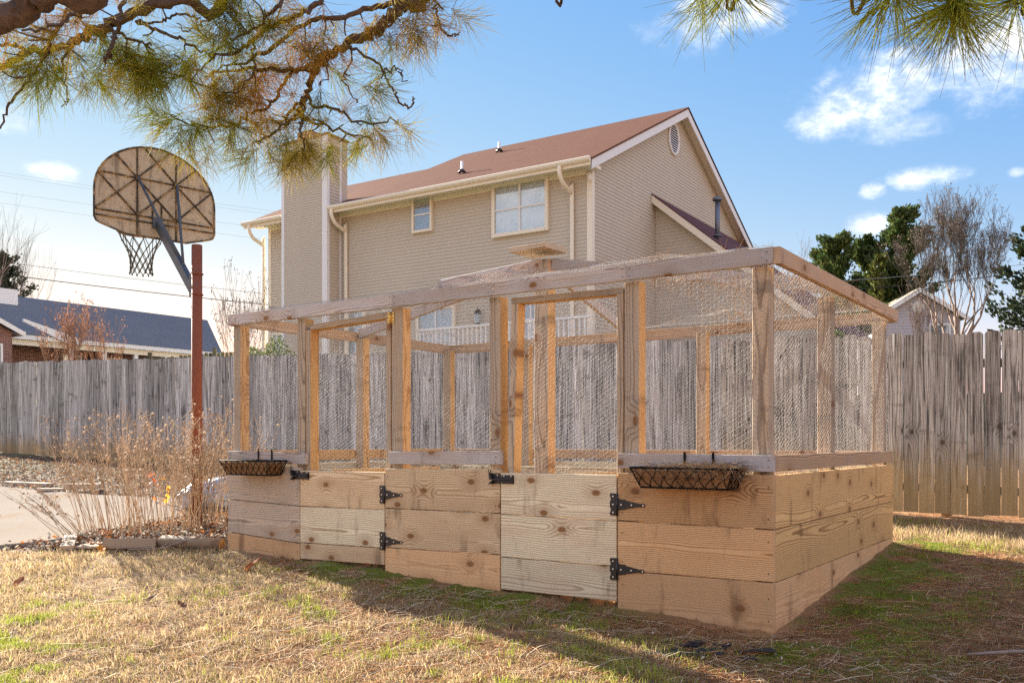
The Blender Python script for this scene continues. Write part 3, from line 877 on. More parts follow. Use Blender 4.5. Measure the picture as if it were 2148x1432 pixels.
x, y = scatter(330000, -3, 6, 3.6, 9.4); mo, st, mu = zones(x, y); s_, b_ = to_enc(x, y)
keep = (RNG.random(len(x)) < mo * 1.2) & ~((s_ > -.01) & (s_ < 4.485) & (b_ > -.005) & (b_ < 2.86)); x, y = x[keep], y[keep]; n = len(x)
colr = np.array([.27, .33, .025]) * RNG.uniform(.4, 1.45, (n, 1)) * (.55 + .9 * vnoise(x, y, .16, 62))[:, None]
p1 = blades(x, y, RNG.uniform(.010, .026, n) * (.5 + 1.1 * vnoise(x, y, .09, 61)), np.full(n, .004), colr, np.full(n, .5))
o = link('moss', np_mesh('moss', *p1[:2], M_GRASS, p1[2])); tag(o, 'bright green moss cushions along the foot of the enclosure', 'moss', kind='stuff')


def lying(n, x, y, Lr, r, base, lift=.010, bend=.12):
    a = RNG.uniform(0, np.pi, n); L = RNG.uniform(*Lr, n)
    d = np.stack([np.cos(a), np.sin(a)], 1) * (L / 2)[:, None]
    k = RNG.normal(0, bend, n)[:, None] * L[:, None]; pd = np.stack([-d[:, 1], d[:, 0]], 1) / (L / 2)[:, None] * k
    P = [np.stack([x, y], 1) - d, np.stack([x, y], 1) + pd, np.stack([x, y], 1) + d]
    P = [np.concatenate([p, (ground_h(p[:, 0], p[:, 1]) + RNG.uniform(.004, lift + .012, n))[:, None]], 1) for p in P]
    v1, f1 = np_tubes(P[0], P[1], r * .8, r, 3); v2, f2 = np_tubes(P[1], P[2], r, r * .7, 3)
    c = base * RNG.uniform(.5, 1.4, (n, 1)); cc = np.repeat(c, 6, 0)
    return np.concatenate([v1, v2]), np.concatenate([f1, f2 + len(v1)]), np.concatenate([cc, cc])


parts = []
x, y = scatter(60000, -3.5, 6, 3.6, 9.6); mo, st, mu = zones(x, y); s_, b_ = to_enc(x, y)
keep = (RNG.random(len(x)) < np.clip(st * .75 + .05, 0, 1) * (1 - .70 * mo)) & ~((s_ > -.02) & (s_ < 4.50) & (b_ > -.02) & (b_ < 2.87)) & ~in_poly(x, y, DRIVE)
x, y = x[keep], y[keep]; n = len(x)
base = np.where(RNG.random((n, 1)) < .25, np.array([.66, .48, .29]), np.where(RNG.random((n, 1)) < .5, np.array([.36, .18, .085]), np.array([.50, .25, .11])))
parts.append(lying(n, x, y, (.07, .20), .0013, base))
x, y = scatter(9000, -3.4, 3.4, 3.6, 7.4); s_, b_ = to_enc(x, y); mo, st, mu = zones(x, y)
keep = (b_ < -.1) & (RNG.random(len(x)) < .30 * (1 - .6 * ss_np(2.6, 3.8, s_)) + .2 * st * (s_ < 3.0)); x, y = x[keep], y[keep]; n = len(x)
parts.append(lying(n, x, y, (.06, .24), .0015, np.array([[.66, .56, .42]]), .03, .045))
mv, mf, mc = merge(parts)
o = link('fallen_pine_needles', np_mesh('fallen_pine_needles', mv, mf, M_STRAW, mc)); tag(o, 'fallen brown pine needles and pale dead stems spread over the ground', 'pine needles', kind='stuff')

# leaf litter on the mulch beds
M_LEAF = leafy_mat('dry_leaves', trans=.35)
def leaf_quads(x, y, size, base, lift, tilt=.9, zoff=0.0):
    n = len(x); z = ground_h(x, y) + RNG.uniform(.004, lift, n) + zoff
    a = RNG.uniform(0, 2 * np.pi, n); tl = RNG.normal(0, tilt, n); L = size * RNG.uniform(.5, 1.3, n); W = L * RNG.uniform(.35, .6, n)
    d = np.stack([np.cos(a), np.sin(a), np.sin(tl) * .6], 1); d /= np.linalg.norm(d, axis=1, keepdims=True)
    sdv = np.stack([-np.sin(a), np.cos(a), RNG.normal(0, .5, n)], 1); sdv /= np.linalg.norm(sdv, axis=1, keepdims=True)
    p = np.stack([x, y, z], 1); up = np.array([0, 0, 1.0])
    v = np.stack([p - d * L[:, None] / 2, p + sdv * W[:, None] / 2 + up * (.15 * L)[:, None], p + d * L[:, None] / 2, p - sdv * W[:, None] / 2 + up * (.15 * L)[:, None]], 1).reshape(-1, 3)
    k = (np.arange(n) * 4)[:, None]; f = (k[:, :, None] + np.array([[0, 1, 2], [0, 2, 3]])[None]).reshape(-1, 3)
    return v, f, np.repeat(base * RNG.uniform(.5, 1.4, (n, 1)), 4, 0)


parts = []
n = 60000; y = RNG.uniform(7.3, 17.5, n); x = RNG.uniform(-11, -1.0, n); keep = np.abs(x) < y * .60; x, y = x[keep], y[keep]
mo, st, mu = zones(x, y); s_, b_ = to_enc(x, y); q = .5685 * x + .8227 * y
keep = (RNG.random(len(x)) < mu * .75) & ~in_poly(x, y, DRIVE) & (q < 10.0) & ~((s_ > -.02) & (b_ > -.02)); x, y = x[keep], y[keep]; n = len(x)
rr = RNG.random((n, 1)); base = np.where(rr < .35, np.array([.20, .155, .12]), np.where(rr < .62, np.array([.15, .09, .05]), np.where(rr < .86, np.array([.36, .31, .25]), np.array([.30, .13, .04]))))
parts.append(leaf_quads(x, y, .055, base, .03))
x, y = scatter(3800, -5, 5, 3.6, 7.6); s_, b_ = to_enc(x, y); keep = ~((s_ > -.03) & (b_ > -.03)) ; x, y = x[keep], y[keep]; n = len(x)
parts.append(leaf_quads(x, y, .022, np.where(RNG.random((n, 1)) < .5, np.array([.13, .08, .05]), np.array([.55, .47, .38])), .03))
n = 260; x = RNG.uniform(-9, -3.6, n); y = RNG.uniform(7.5, 13.5, n); keep = in_poly(x, y, DRIVE); x, y = x[keep], y[keep]
parts.append(leaf_quads(x, y, .03, np.array([[.13, .08, .05]]), .02, .3, .035))
mv, mf, mc = merge(parts)
o = link('leaf_litter', np_mesh('leaf_litter', mv, mf, M_LEAF, mc)); tag(o, 'dry brown leaf litter covering the mulch bed before the fence', 'leaf litter', kind='stuff')
parts = []
n = 4200; y = RNG.uniform(7.45, 9.4, n); x = RNG.uniform(-4.1, -2.2, n); mo, st, mu = zones(x, y); s_, b_ = to_enc(x, y)
keep = (mu > .5) & ~in_poly(x, y, DRIVE) & (s_ < -.03); x, y = x[keep], y[keep]; n = len(x)
rr = RNG.random((n, 1)); base = np.where(rr < .45, np.array([.48, .42, .34]), np.where(rr < .7, np.array([.14, .075, .04]), np.array([.36, .12, .03])))
mv, mf, mc = leaf_quads(x, y, .05, base, .07); o = link('bark_mulch', np_mesh('bark_mulch', mv, mf, M_LEAF, mc)); tag(o, 'loose bark chips and leaves under the dry flower stalks', 'mulch', kind='stuff')


# single fallen leaves one can point at
def big_leaf(name, x, y, size, rz, tilt, col, label):
    mt_ = leafy_mat('leaf_colour_' + name, col, .4, attr=False, var=0)
    s = MB(); out = []
    for i in range(22):
        a = 2 * math.pi * i / 22; r = size * (.36 + .14 * abs(math.cos(2.5 * a))) * (1.25 if abs(a - math.pi) > 2.4 else 1)
        out.append((math.cos(a) * r, math.sin(a) * r * .7, .35 * abs(math.sin(a)) * r + .1 * math.cos(3 * a) * r))
    b0 = len(s.v); s.v = [(0, 0, 0)] + out
    for i in range(22): s.f.append((0, 1 + i, 1 + (i + 1) % 22)); s.mi.append(0); s.sm.append(False)
    s.tube([(size * .5, 0, .01), (size * .75, .01, .02)], .0015, 4)
    o = s.build('fallen_leaf', mt_, None, T(x, y, gh(x, y) + .03) @ RZ(rz) @ RY(tilt)); tag(o, label, 'leaf', 'large curled leaves lying on the lawn'); return o


big_leaf('rust', -1.90, 6.63, .14, .4, -.7, (.34, .11, .035), 'large rust orange curled leaf on the lawn near the first board section')
big_leaf('umber', -3.38, 6.22, .10, 1.4, -.6, (.20, .085, .045), 'dark red brown leaf standing on the lawn at the picture edge')
big_leaf('brown', -2.02, 5.55, .08, 2.4, -.4, (.17, .08, .05), 'small brown leaf flat on the middle of the sunny lawn')
big_leaf('grey', -2.28, 5.74, .075, .9, -.5, (.14, .09, .07), 'grey brown folded leaf just behind the small brown one')
big_leaf('orange', -3.33, 7.36, .12, 2.0, -.3, (.55, .22, .03), 'bright orange leaf against the end of the squared landscape timber')

# dead tarry patch and a stick on the bare ground by the corner
s = MB(); rng = random.Random(5)
for k in range(26):
    px, py = .95 + rng.gauss(0, .13), 4.55 + rng.gauss(0, .07); r = rng.uniform(.015, .05)
    z = gh(px, py) + .012; pts = [(px + r * (1.6 * math.cos(a)) * rng.uniform(.6, 1.2), py + r * math.sin(a) * rng.uniform(.5, 1.1), z + rng.uniform(-.002, .012)) for a in [i * math.pi / 4 for i in range(8)]]
    s.poly(pts)
o = s.build('charcoal_scraps', simple_mat('charcoal', (.018, .019, .024), .7, 0, 60, .5)); tag(o, 'blackened charcoal scraps on bare soil before the corner', 'charred scraps', kind='stuff')
M_STICK = simple_mat('grey_stick', (.26, .20, .16), .9, 0, 30, .4)
s = MB(); s.tube([(2.22, 4.42, gh(2.2, 4.42) + .025), (2.45, 4.43, gh(2.4, 4.4) + .03), (2.75, 4.40, gh(2.7, 4.4) + .02)], [.006, .011, .009], 7)
tag(s.build('fallen_stick', M_STICK), 'bare grey stick lying on pine straw at the lower corner', 'stick')
s = MB()
for pts in ([(-3.12, 7.36, .16), (-2.86, 7.33, .17), (-2.72, 7.38, .21), (-2.5, 7.52, .27)], [(-2.86, 7.33, .17), (-2.78, 7.36, .22), (-2.74, 7.37, .27)]): s.tube(catmull(pts, 4), [.006] * 13 if len(pts) == 4 else .004, 6)
tag(s.build('fallen_twig', M_STICK), 'thin grey forked twig leaning over the landscape timbers', 'twig')

# landscape timbers and loose boards edging the bed
def round_timber():
    s = MB(); L = .52; n = 18; A = []
    for i in range(n):
        a = 2 * math.pi * i / n; A.append((.062 * math.cos(a), max(-.036, min(.036, .058 * math.sin(a)))))
    for x0 in (-L / 2, L / 2): s.v += [(x0 + (.004 * math.sin(i * 3.1)), a, b) for i, (a, b) in enumerate(A)]
    for i in range(n): s.f.append((i, (i + 1) % n, n + (i + 1) % n, n + i)); s.mi.append(0); s.sm.append(True)
    s.f += [tuple(reversed(range(n))), tuple(range(n, 2 * n))]; s.mi += [0, 1]; s.sm += [False, False]
    return s
o = round_timber().build('landscape_timber', [M_TIMBER, M_AMBER], None, T(-2.64, 7.47, gh(-2.64, 7.47) + .05) @ RZ(-.10) @ RX(.15) @ RY(.05))
tag(o, 'rounded landscape timber with orange sawn end touching the enclosure', 'landscape timber', 'timbers edging the flower bed')
o = link('landscape_timber', timber_mesh('landscape_timber_squared', .42, .085, .10, [M_TIMBER], None, .006), None, T(-3.13, 7.46, gh(-3.1, 7.46) + .045) @ RZ(.05) @ RX(-.25))
tag(o, 'shorter squared landscape timber with dirt against its face', 'landscape timber', 'timbers edging the flower bed')
M_PALE = simple_mat('bleached_board', (.52, .40, .28), .85, 0, 18, .35, .3)
for name, c_, sz, rz, ry, lab in (('loose_board', (-3.72, 7.62, .045), (.45, .105, .04), math.radians(112), -.10, 'pale loose board lying slanted on the bed edge beside the driveway'),
                                  ('wood_offcut', (-3.42, 7.52, .02), (.20, .085, .022), math.radians(50), .06, 'small bleached offcut next to the squared timber'),
                                  ('splintered_board', (-3.54, 7.62, .018), (.28, .12, .018), math.radians(75), -.04, 'splintered grey white board half buried between the offcuts'),
                                  ('wood_block', (-5.25, 11.10, .075), (.42, .12, .06), .05, .0, 'flat tan wood block at the far edge of the driveway'),
                                  ('thin_board', (-5.62, 11.05, .05), (.30, .10, .03), .2, .0, 'thin wood slat beside the flat block past the driveway'),
                                  ('edging_board', (-6.35, 11.9, .02), (1.0, .10, .04), math.radians(-32), 0., 'old edging board sunk in mulch beyond the driveway')):
    o = link(name, timber_mesh(name, sz[0], sz[1], sz[2], [M_PALE], None, .004), None, T(c_[0], c_[1], gh(c_[0], c_[1]) + c_[2]) @ RZ(rz) @ RY(ry) @ RX(math.radians(90)))
    tag(o, lab, 'board')

# crumpled bag behind the stalks
def bag():
    bm = bmesh.new(); bmesh.ops.create_icosphere(bm, subdivisions=5, radius=1.0)
    from mathutils import noise as mn
    for v in bm.verts:
        p = v.co.copy(); n_ = mn.fractal(p * 1.7, 1.0, 2.0, 4) * .22 + mn.ridged_multi_fractal(p * 3.0, 1.0, 2.0, 4, 1.0, 2.0) * .06
        v.co = p * (1 + n_); v.co.z = max(v.co.z, -.55)
        v.co = Vector((v.co.x * .40, v.co.y * .26, v.co.z * .20))
    me = bpy.data.meshes.new('crumpled_bag'); bm.to_mesh(me); bm.free()
    for p in me.polygons: p.use_smooth = True
    return me
me = bag(); mt, t = new_mat('blue_grey_plastic'); tc = t.n('TexCoord').outputs['Object']; nz = t.noise(tc, 9.0, 5.0, .65, 1.0)
t.out(pbsdf(t, t.mix(t.ss(.42, .6, nz), (.16, .22, .31), (.42, .47, .52)), .35, normal=t.bump(nz, .5, .02), spec=.5)); me.materials.append(mt)
tag(link('crumpled_bag', me, None, T(-3.02, 9.55, gh(-3.02, 9.55) + .12) @ RZ(.4)), 'crumpled blue grey plastic bag behind the stalks beside the enclosure', 'plastic bag')

# two red leaved seedlings glowing against the sun
for k, (px, py, colr, lab) in enumerate(((-3.95, 9.95, (.80, .14, .03), 'red leaved seedling glowing in the sun behind the dry stalks'), (-3.72, 9.75, (.85, .36, .02), 'orange yellow leaved seedling next to the red one'))):
    r = thing('seedling', lab, 'plant', T(px, py, gh(px, py)), 'bright autumn seedlings in the flower bed')
    s = MB(); s.tube([(0, 0, 0), (.02, 0, .15), (.0, .01, .34)], [.004, .003, .002], 5); s.build('stem', M_STICK, r)
    rng = random.Random(k + 2); ml = leafy_mat('seedling_leaf_%d' % k, colr, .65, attr=False, var=.4)
    for i in range(9):
        a = rng.uniform(0, 6.28); z = rng.uniform(.08, .36); L = rng.uniform(.07, .12); s = MB()
        d = Vector((math.cos(a), math.sin(a) * .6, rng.uniform(-.8, -.1))).normalized(); sd = Vector((-math.sin(a), math.cos(a), 0)); b0 = Vector((.01, 0, z))
        s.poly([b0, b0 + d * L * .4 + sd * L * .22, b0 + d * L, b0 + d * L * .4 - sd * L * .22]); s.build('leaf', ml, r)

# ------------------------------------------------------------------ dry flower stalks
M_STALK = leafy_mat('dry_stalks', trans=.15); M_HEAD = leafy_mat('seed_heads', trans=.25)
def stalk_clump(label, cx, cy, rx, ry, n, hgt, lean, seed):
    rg = np.random.default_rng(seed); root = thing('dry_flower_clump', label, 'dry plant', T(cx, cy, gh(cx, cy)), 'dry flower stalks in the bed')
    P0, P1, R0, R1, C, H = [], [], [], [], [], []
    def seg(a, b, r0, r1, c): P0.append(a); P1.append(b); R0.append(r0); R1.append(r1); C.append(c)
    for i in range(n):
        a = rg.uniform(0, 6.283); r = math.sqrt(rg.random()); bx, by = rx * r * math.cos(a), ry * r * math.sin(a)
        p = np.array([bx, by, gh(cx + bx, cy + by) - gh(cx, cy) - .01]); h_ = hgt * rg.uniform(.6, 1.08)
        d = np.array([lean + bx * .45 + rg.normal(0, .11), by * .3 + rg.normal(0, .11), 1.0]); ns = 5; c = np.array([.50, .37, .25]) * rg.uniform(.5, 1.35)
        rad = rg.uniform(.0022, .0038); tips = []
        for k in range(ns):
            d = d + rg.normal(0, .05, 3) + np.array([lean * .12, 0, 0]); d /= np.linalg.norm(d); q = p + d * h_ / ns
            seg(p, q, rad * (1 - .12 * k), rad * (1 - .12 * (k + 1)), c)
            if k >= 2:
                for b in range(rg.integers(1, 4)):
                    e = d + rg.normal(0, .45, 3); e[2] = abs(e[2]) * .8 + .25; e /= np.linalg.norm(e); L = h_ * rg.uniform(.08, .2)
                    q2 = q + e * L; seg(q, q2, rad * .55, rad * .4, c)
                    for b2 in range(rg.integers(1, 4)):
                        e2 = e + rg.normal(0, .5, 3); e2 /= np.linalg.norm(e2); q3 = q2 + e2 * L * rg.uniform(.3, .7); seg(q2, q3, rad * .4, rad * .3, c); tips.append(q3)
            p = q
        tips.append(p)
        H += [(t_, rg.uniform(.009, .0155) if rg.random() < .15 else rg.uniform(.002, .0042)) for t_ in tips]
    v, f = np_tubes(np.array(P0), np.array(P1), np.array(R0), np.array(R1), 4)
    o1 = link('stalks', np_mesh('stalks', v, f, M_STALK, np.repeat(np.array(C), 8, 0)), root); o1['kind'] = 'stuff'
    oc = np.array([[1, 0, 0], [-1, 0, 0], [0, 1, 0], [0, -1, 0], [0, 0, 1], [0, 0, -1.]]); of = np.array([[0, 2, 4], [2, 1, 4], [1, 3, 4], [3, 0, 4], [2, 0, 5], [1, 2, 5], [3, 1, 5], [0, 3, 5]])
    hp = np.array([t_ for t_, _ in H]); hr = np.array([r for _, r in H])
    v = (hp[:, None] + oc[None] * hr[:, None, None] * rg.uniform(.7, 1.3, (len(hp), 6, 1))).reshape(-1, 3); f = ((np.arange(len(hp)) * 6)[:, None, None] + of[None]).reshape(-1, 3)
    c = np.array([.58, .45, .33]) * rg.uniform(.45, 1.35, (len(hp), 1)); o2 = link('seed_heads', np_mesh('seed_heads', v, f, M_HEAD, np.repeat(c, 6, 0)), root); o2['kind'] = 'stuff'
stalk_clump('tall dry flower stalks leaning out over the driveway', -3.62, 8.25, .28, .35, 66, .94, -.13, 1)
stalk_clump('dense upright dry flower stalks in the middle of the bed', -3.10, 8.15, .36, .45, 100, .90, .02, 2)
stalk_clump('dry flower stalks growing round the foot of the rusty pole', -2.68, 8.30, .30, .40, 86, .92, .03, 3)
stalk_clump('short sprawling dry stalks spilling low across the driveway edge', -3.86, 8.05, .12, .2, 16, .62, -.75, 4)

# ------------------------------------------------------------------ board fence
FA = Vector((-10.5, 18.6, 0)); FD = Vector((.849, -.528, 0)); FN = Vector((-.528, -.849, 0))
def dogear(L, W, TH, ear=.028, wob=0.0):
    s = MB(); z = W / 2
    s.prism([(-L / 2, -z), (L / 2 - ear, -z), (L / 2 - ear * .3, -z + ear * .45), (L / 2, -z + ear * 1.05), (L / 2, z - ear * 1.05), (L / 2 - ear * .3, z - ear * .45), (L / 2 - ear, z), (-L / 2, z)], -TH / 2, TH / 2)
    return s
PL, PW = [[dogear(L, W, .017).mesh('fence_plank', m_) for L, W in ((1.86, .146), (1.845, .144), (1.87, .147), (1.85, .1455), (1.835, .143))] for m_ in (M_FENCE, M_FENCEW)]
fence = thing('board_fence', 'long weathered grey dog eared board fence behind the enclosure', 'fence', Matrix.Identity(4))
rng = random.Random(21); tpos = -1.6; k = 0
while tpos < 19.6:
    near_ = ss_np(11.5, 15.0, tpos)
    c = FA + FD * tpos; g = gh(c.x, c.y) + .012 + .03 * float(near_) + rng.uniform(-.014, .014)
    pool = PW if tpos > 15.2 else PL; me = pool[k % 5] if rng.random() < .7 else rng.choice(pool)
    yaw = rng.gauss(0, .018 + .01 * (1 - near_)); tl = rng.gauss(0, .004)
    d = Vector((0, 0, 1)); z = FD.copy(); y = z.cross(d)
    M = Matrix((d, y, z)).transposed().to_4x4()
    c = c + FN * rng.uniform(-.006, .008)
    link('plank', me, fence, T(c.x, c.y, g + .93) @ RZ(yaw) @ Matrix.Rotation(tl, 4, FN) @ M)
    tpos += .1475 + float(near_) * rng.uniform(.001, .0065) + (1 - float(near_)) * rng.uniform(.000, .004); k += 1
for h_ in (.30, .95, 1.58):
    for i in range(9):
        a = FA + FD * (-1.6 + i * 2.4) - FN * .032; b = FA + FD * (-1.6 + (i + 1) * 2.4 - .01) - FN * .032
        timber('fence_rail', fence, (a.x, a.y, gh(a.x, a.y) + h_), (b.x, b.y, gh(b.x, b.y) + h_), .085, .036, M_FENCE)
for i in range(10):
    a = FA + FD * (-1.6 + i * 2.4) - FN * .10
    timber('fence_post', fence, (a.x, a.y, gh(a.x, a.y) - .2), (a.x, a.y, gh(a.x, a.y) + 1.72), .09, .09, M_FENCE, up=FD)

# ------------------------------------------------------------------ basketball hoop
HX, HY = -2.90, 8.35; hz0 = gh(HX, HY)
hoop = thing('basketball_hoop', 'old basketball hoop with mildewed fan backboard on a rusty pole', 'basketball hoop', T(HX, HY, 0))
mt, t = new_mat('rusted_pole'); tc = t.n('TexCoord').outputs['Object']; n1 = t.noise(tc, 7.0, 6.0, .6); n2 = t.noise(tc, 40.0, 4.0, .6)
zc = t.n('SeparateXYZ', {0: tc}).outputs[2]; rustm = t.ss(.40, .50, t.add(n1, t.mul(t.ss(2.65, 2.3, zc), .28)))
rust = t.mix(n2, (.13, .035, .018), (.27, .085, .04)); M_RUST = mt
t.out(pbsdf(t, t.mix(rustm, (.10, .115, .13), rust), .75, normal=t.bump(t.add(n1, n2), .3, .004)))
s = MB(); s.tube([(0, 0, hz0 - .2), (0, 0, 2.835)], .048, 20); s.build('pole', M_RUST, hoop)
s = MB(); s.tube([(0, 0, 2.8352), (0, 0, 2.842)], .046, 20); s.build('pole_cap', M_RUST, hoop)
BN = Vector((-.69, .724, 0)).normalized(); BT = Vector((.724, .69, 0)).normalized()      # away from the pole; along the board
M_STEEL = simple_mat('chipped_blue_grey_steel', (.075, .09, .105), .55, .2, 14., .55, .2)
B0 = Vector((-3.555, 9.075, 0)) - Vector((HX, HY, 0)); BZ = 3.058
MBd = Matrix((BT, BN, Vector((0, 0, 1)))).transposed().to_4x4(); MBd.translation = B0 + Vector((0, 0, BZ))
bdo = thing('backboard', None, None); bdo.parent = hoop; bdo.matrix_local = MBd
prof = [(-.30, .0), (.30, .0), (.55, .070), (.59, .09), (.61, .13), (.61, .40)]
for i in range(1, 24):
    a = math.pi * i / 24; prof.append((.61 * math.copysign(abs(math.cos(a)) ** 1.04, math.cos(a)), .40 + .505 * abs(math.sin(a)) ** 1.0))
prof += [(-.61, .40), (-.61, .13), (-.59, .09), (-.55, .070)]
mt, t = new_mat('mildewed_backboard'); tc = t.n('TexCoord').outputs['Object']; n1 = t.noise(tc, 3.2, 6.0, .65); n2 = t.noise(tc, 15.0, 6.0, .72); n3 = t.noise(t.n('Mapping', {'Vector': tc, 'Scale': (14, 14, 2.2)}).outputs[0], 1.0, 5.0, .6)
c = t.mix(n1, (.37, .31, .21), (.50, .43, .31)); c = t.mix(t.mul(t.ss(.50, .70, n2), .55), c, (.10, .085, .06)); c = t.mix(t.mul(t.ss(.50, .68, n3), .6), c, (.10, .075, .045))
t.out(pbsdf(t, c, .85, normal=t.bump(n2, .3, .004))); M_BB = mt
mt, t = new_mat('mildewed_rib'); tc = t.n('TexCoord').outputs['Object']; n1 = t.noise(tc, 9.0, 6.0, .7); c = t.mix(t.ss(.36, .56, n1), (.36, .24, .10), (.05, .042, .033)); t.out(pbsdf(t, c, .85)); M_RIB = mt
s = MB(); s.prism(prof, -.006, .006); s.build('panel', M_BB, bdo)
s = MB(); pp = [(x * .992, -.010, (z - .42) * .992 + .42) for x, z in prof]; s.tube(pp + [pp[0]], .010, 6, smooth=False); s.build('rim_edge', M_RIB, bdo)
def clip_in(x, z):
    return (abs(x) <= .605) and (z >= .0) and (z <= .40 + .505 * math.sqrt(max(0, 1 - (x / .61) ** 2)))
def rib(a, b):
    a = Vector(a); b = Vector(b); L = (b - a).length; n = 60
    ok = [i for i in range(n + 1) if clip_in(*(a.lerp(b, i / n)))]
    if len(ok) < 2: return
    p, q = a.lerp(b, ok[0] / n), a.lerp(b, ok[-1] / n)
    d = (q - p).normalized(); nn = Vector((-d.y, d.x)) * .009
    s = MB(); pts = [p + nn, p - nn, q - nn, q + nn]; tp = [p + nn * .45, p - nn * .45, q - nn * .45, q + nn * .45]
    lo = [(v.x, -.0065, v.y) for v in pts]; hi = [(v.x, -.024, v.y) for v in tp]
    s.v = lo + hi
    for f in ((4, 5, 6, 7), (0, 1, 5, 4), (1, 2, 6, 5), (2, 3, 7, 6), (3, 0, 4, 7)): s.f.append(f); s.mi.append(0); s.sm.append(False)
    s.build('rib', M_RIB, bdo)
N1, N2 = (-.195, .57), (.195, .57)
rib((-.195, .0), (-.195, .95)); rib((.195, .0), (.195, .95)); rib((-.61, .572), (.61, .572)); rib((-.61, .205), (.61, .205)); rib((-.61, .150), (.61, .150))
for sx in (1, -1):
    for a, b in (((sx * .195, .572), (-sx * .195, .95)), ((sx * .195, .572), (sx * .60, .95)), ((sx * .195, .572), (sx * .61, .20)), ((sx * .195, .572), (-sx * .195, .205)), ((sx * .195, .205), (sx * .61, .60))): rib(a, b)
rib((-.045, .205), (-.045, .36)); rib((.045, .205), (.045, .36))
# arm, clamp, struts
bl = lambda x, y, z: MBd @ Vector((x, y, z))
s = MB(); A0 = Vector((-.045, .047, 2.43)); A1 = bl(.01, -.03, .135); d = (A1 - A0).normalized()
up = d.cross(BT).normalized(); ux = BT
def beam(s, a, b, w_, h_):
    d = (b - a).normalized(); z = Vector((0, 0, 1)); z = (z - d * z.dot(d)).normalized(); y = z.cross(d)
    M = Matrix((d, y, z)).transposed().to_4x4(); M.translation = (a + b) / 2; L = (b - a).length; s.box(-L / 2, L / 2, -w_ / 2, w_ / 2, -h_ / 2, h_ / 2, 0, M)
beam(s, A0, A1, .052, .085); s.build('arm', M_STEEL, hoop)
s = MB(); s.box(-.05, .05, -.035, -.008, .10, .21, 0, MBd); s.build('mount_plate', M_STEEL, hoop)
s = MB(); Mc = RZ(math.atan2(BN.y, BN.x)); s.box(.044, .088, -.036, .036, 2.37, 2.585, 0, Mc); s.build('clamp_bracket', M_STEEL, hoop)
s = MB()
for z in (2.385, 2.575): s.tube([(math.cos(a) * .054, math.sin(a) * .054, z) for a in [i * math.pi / 10 for i in range(21)]], .006, 6)
s.build('clamp_ring', M_RUST, hoop)
for n_, fr_ in ((N1, .42), (N2, .30)):
    a = bl(n_[0], -.03, n_[1]); b = A0.lerp(A1, fr_ if n_ is N1 else .28) + Vector((0, 0, .045)); s = MB(); s.tube([a, b], .0135, 8); s.build('strut', M_STEEL, hoop)
    s = MB(); s.tube([bl(n_[0], -.008, n_[1]), bl(n_[0], -.04, n_[1])], .022, 8); s.build('strut_bolt', M_RIB, hoop)
# rim and net on the far side
RC = MBd @ Vector((0, .39, .135)); s = MB(); s.tube([RC + BT * .228 * math.cos(a) + BN * .228 * math.sin(a) for a in [i * math.pi / 16 for i in range(33)]], .009, 8)
s.tube([MBd @ Vector((-.07, .01, .135)), RC + BT * -.07 - BN * .215], .009, 6); s.tube([MBd @ Vector((.07, .01, .135)), RC + BT * .07 - BN * .215], .009, 6)
s.build('rim', simple_mat('rusty_orange_rim', (.20, .055, .025), .6, .1, 20, .4), hoop)
M_NET = simple_mat('grimy_net_cord', (.060, .055, .043), .9)
s = MB(); NS = 12; lev = [(0, .225), (.10, .185), (.19, .135), (.255, .115), (.315, .107), (.375, .105), (.43, .112)]
def npnt(k, l):
    a = 2 * math.pi * (k + (.5 if l % 2 else 0)) / NS; z, r = lev[l]; return RC + BT * r * math.cos(a) + BN * r * math.sin(a) + Vector((0, 0, -z))
for l in range(len(lev) - 1):
    for k in range(NS):
        kk = (k, k - 1) if l % 2 == 0 else (k, k + 1)
        for j in kk: s.tube([npnt(k, l), npnt(j, l + 1)], .0042, 5, caps=False)
    for k in range(NS): p = npnt(k, l + 1); s.tube([p + Vector((0, 0, .010)), p - Vector((0, 0, .010))], .0075, 5)
s.build('net', M_NET, hoop)
# ------------------------------------------------------------------ house materials
def shingle_mat(name, a, b, row=.14):
    m, t = new_mat(name); tc = t.n('TexCoord').outputs['Object']; x, y, z = t.n('SeparateXYZ', {0: tc}).outputs
    n1 = t.noise(tc, 1.1, 5.0, .6); n2 = t.noise(t.xyz(t.mul(x, 5.5), t.mul(y, 5.5), t.mul(z, 16.0)), 1.0, 3.0, .7)
    f = t.m('FRACT', t.mul(z, 1 / (row * .45))); c = t.mix(t.add(t.mul(n1, .5), t.mul(n2, .5)), a, b)
    c = t.mix(t.mul(t.ss(.86, 1.0, f), .45), c, tuple(q * .4 for q in a))
    t.out(pbsdf(t, c, .95, normal=t.bump(t.add(n2, f), .5, .02), spec=.02)); return m


def paint_mat(name, c0, amt=.12, rough=.6):
    m, t = new_mat(name); tc = t.n('TexCoord').outputs['Object']; x, y, z = t.n('SeparateXYZ', {0: tc}).outputs
    n1 = t.noise(t.xyz(t.mul(x, .8), t.mul(y, .8), t.mul(z, .25)), 1.0, 5.0, .6); n2 = t.noise(t.xyz(t.mul(x, .4), t.mul(y, .4), t.mul(z, 13.5)), 1.0, 2.0)
    f = t.add(1 - amt, t.mul(t.add(n1, .5), amt)); t.out(pbsdf(t, t.mix(1.0, c0, t.xyz(f, f, f), 'MULTIPLY'), rough, spec=.25)); return m


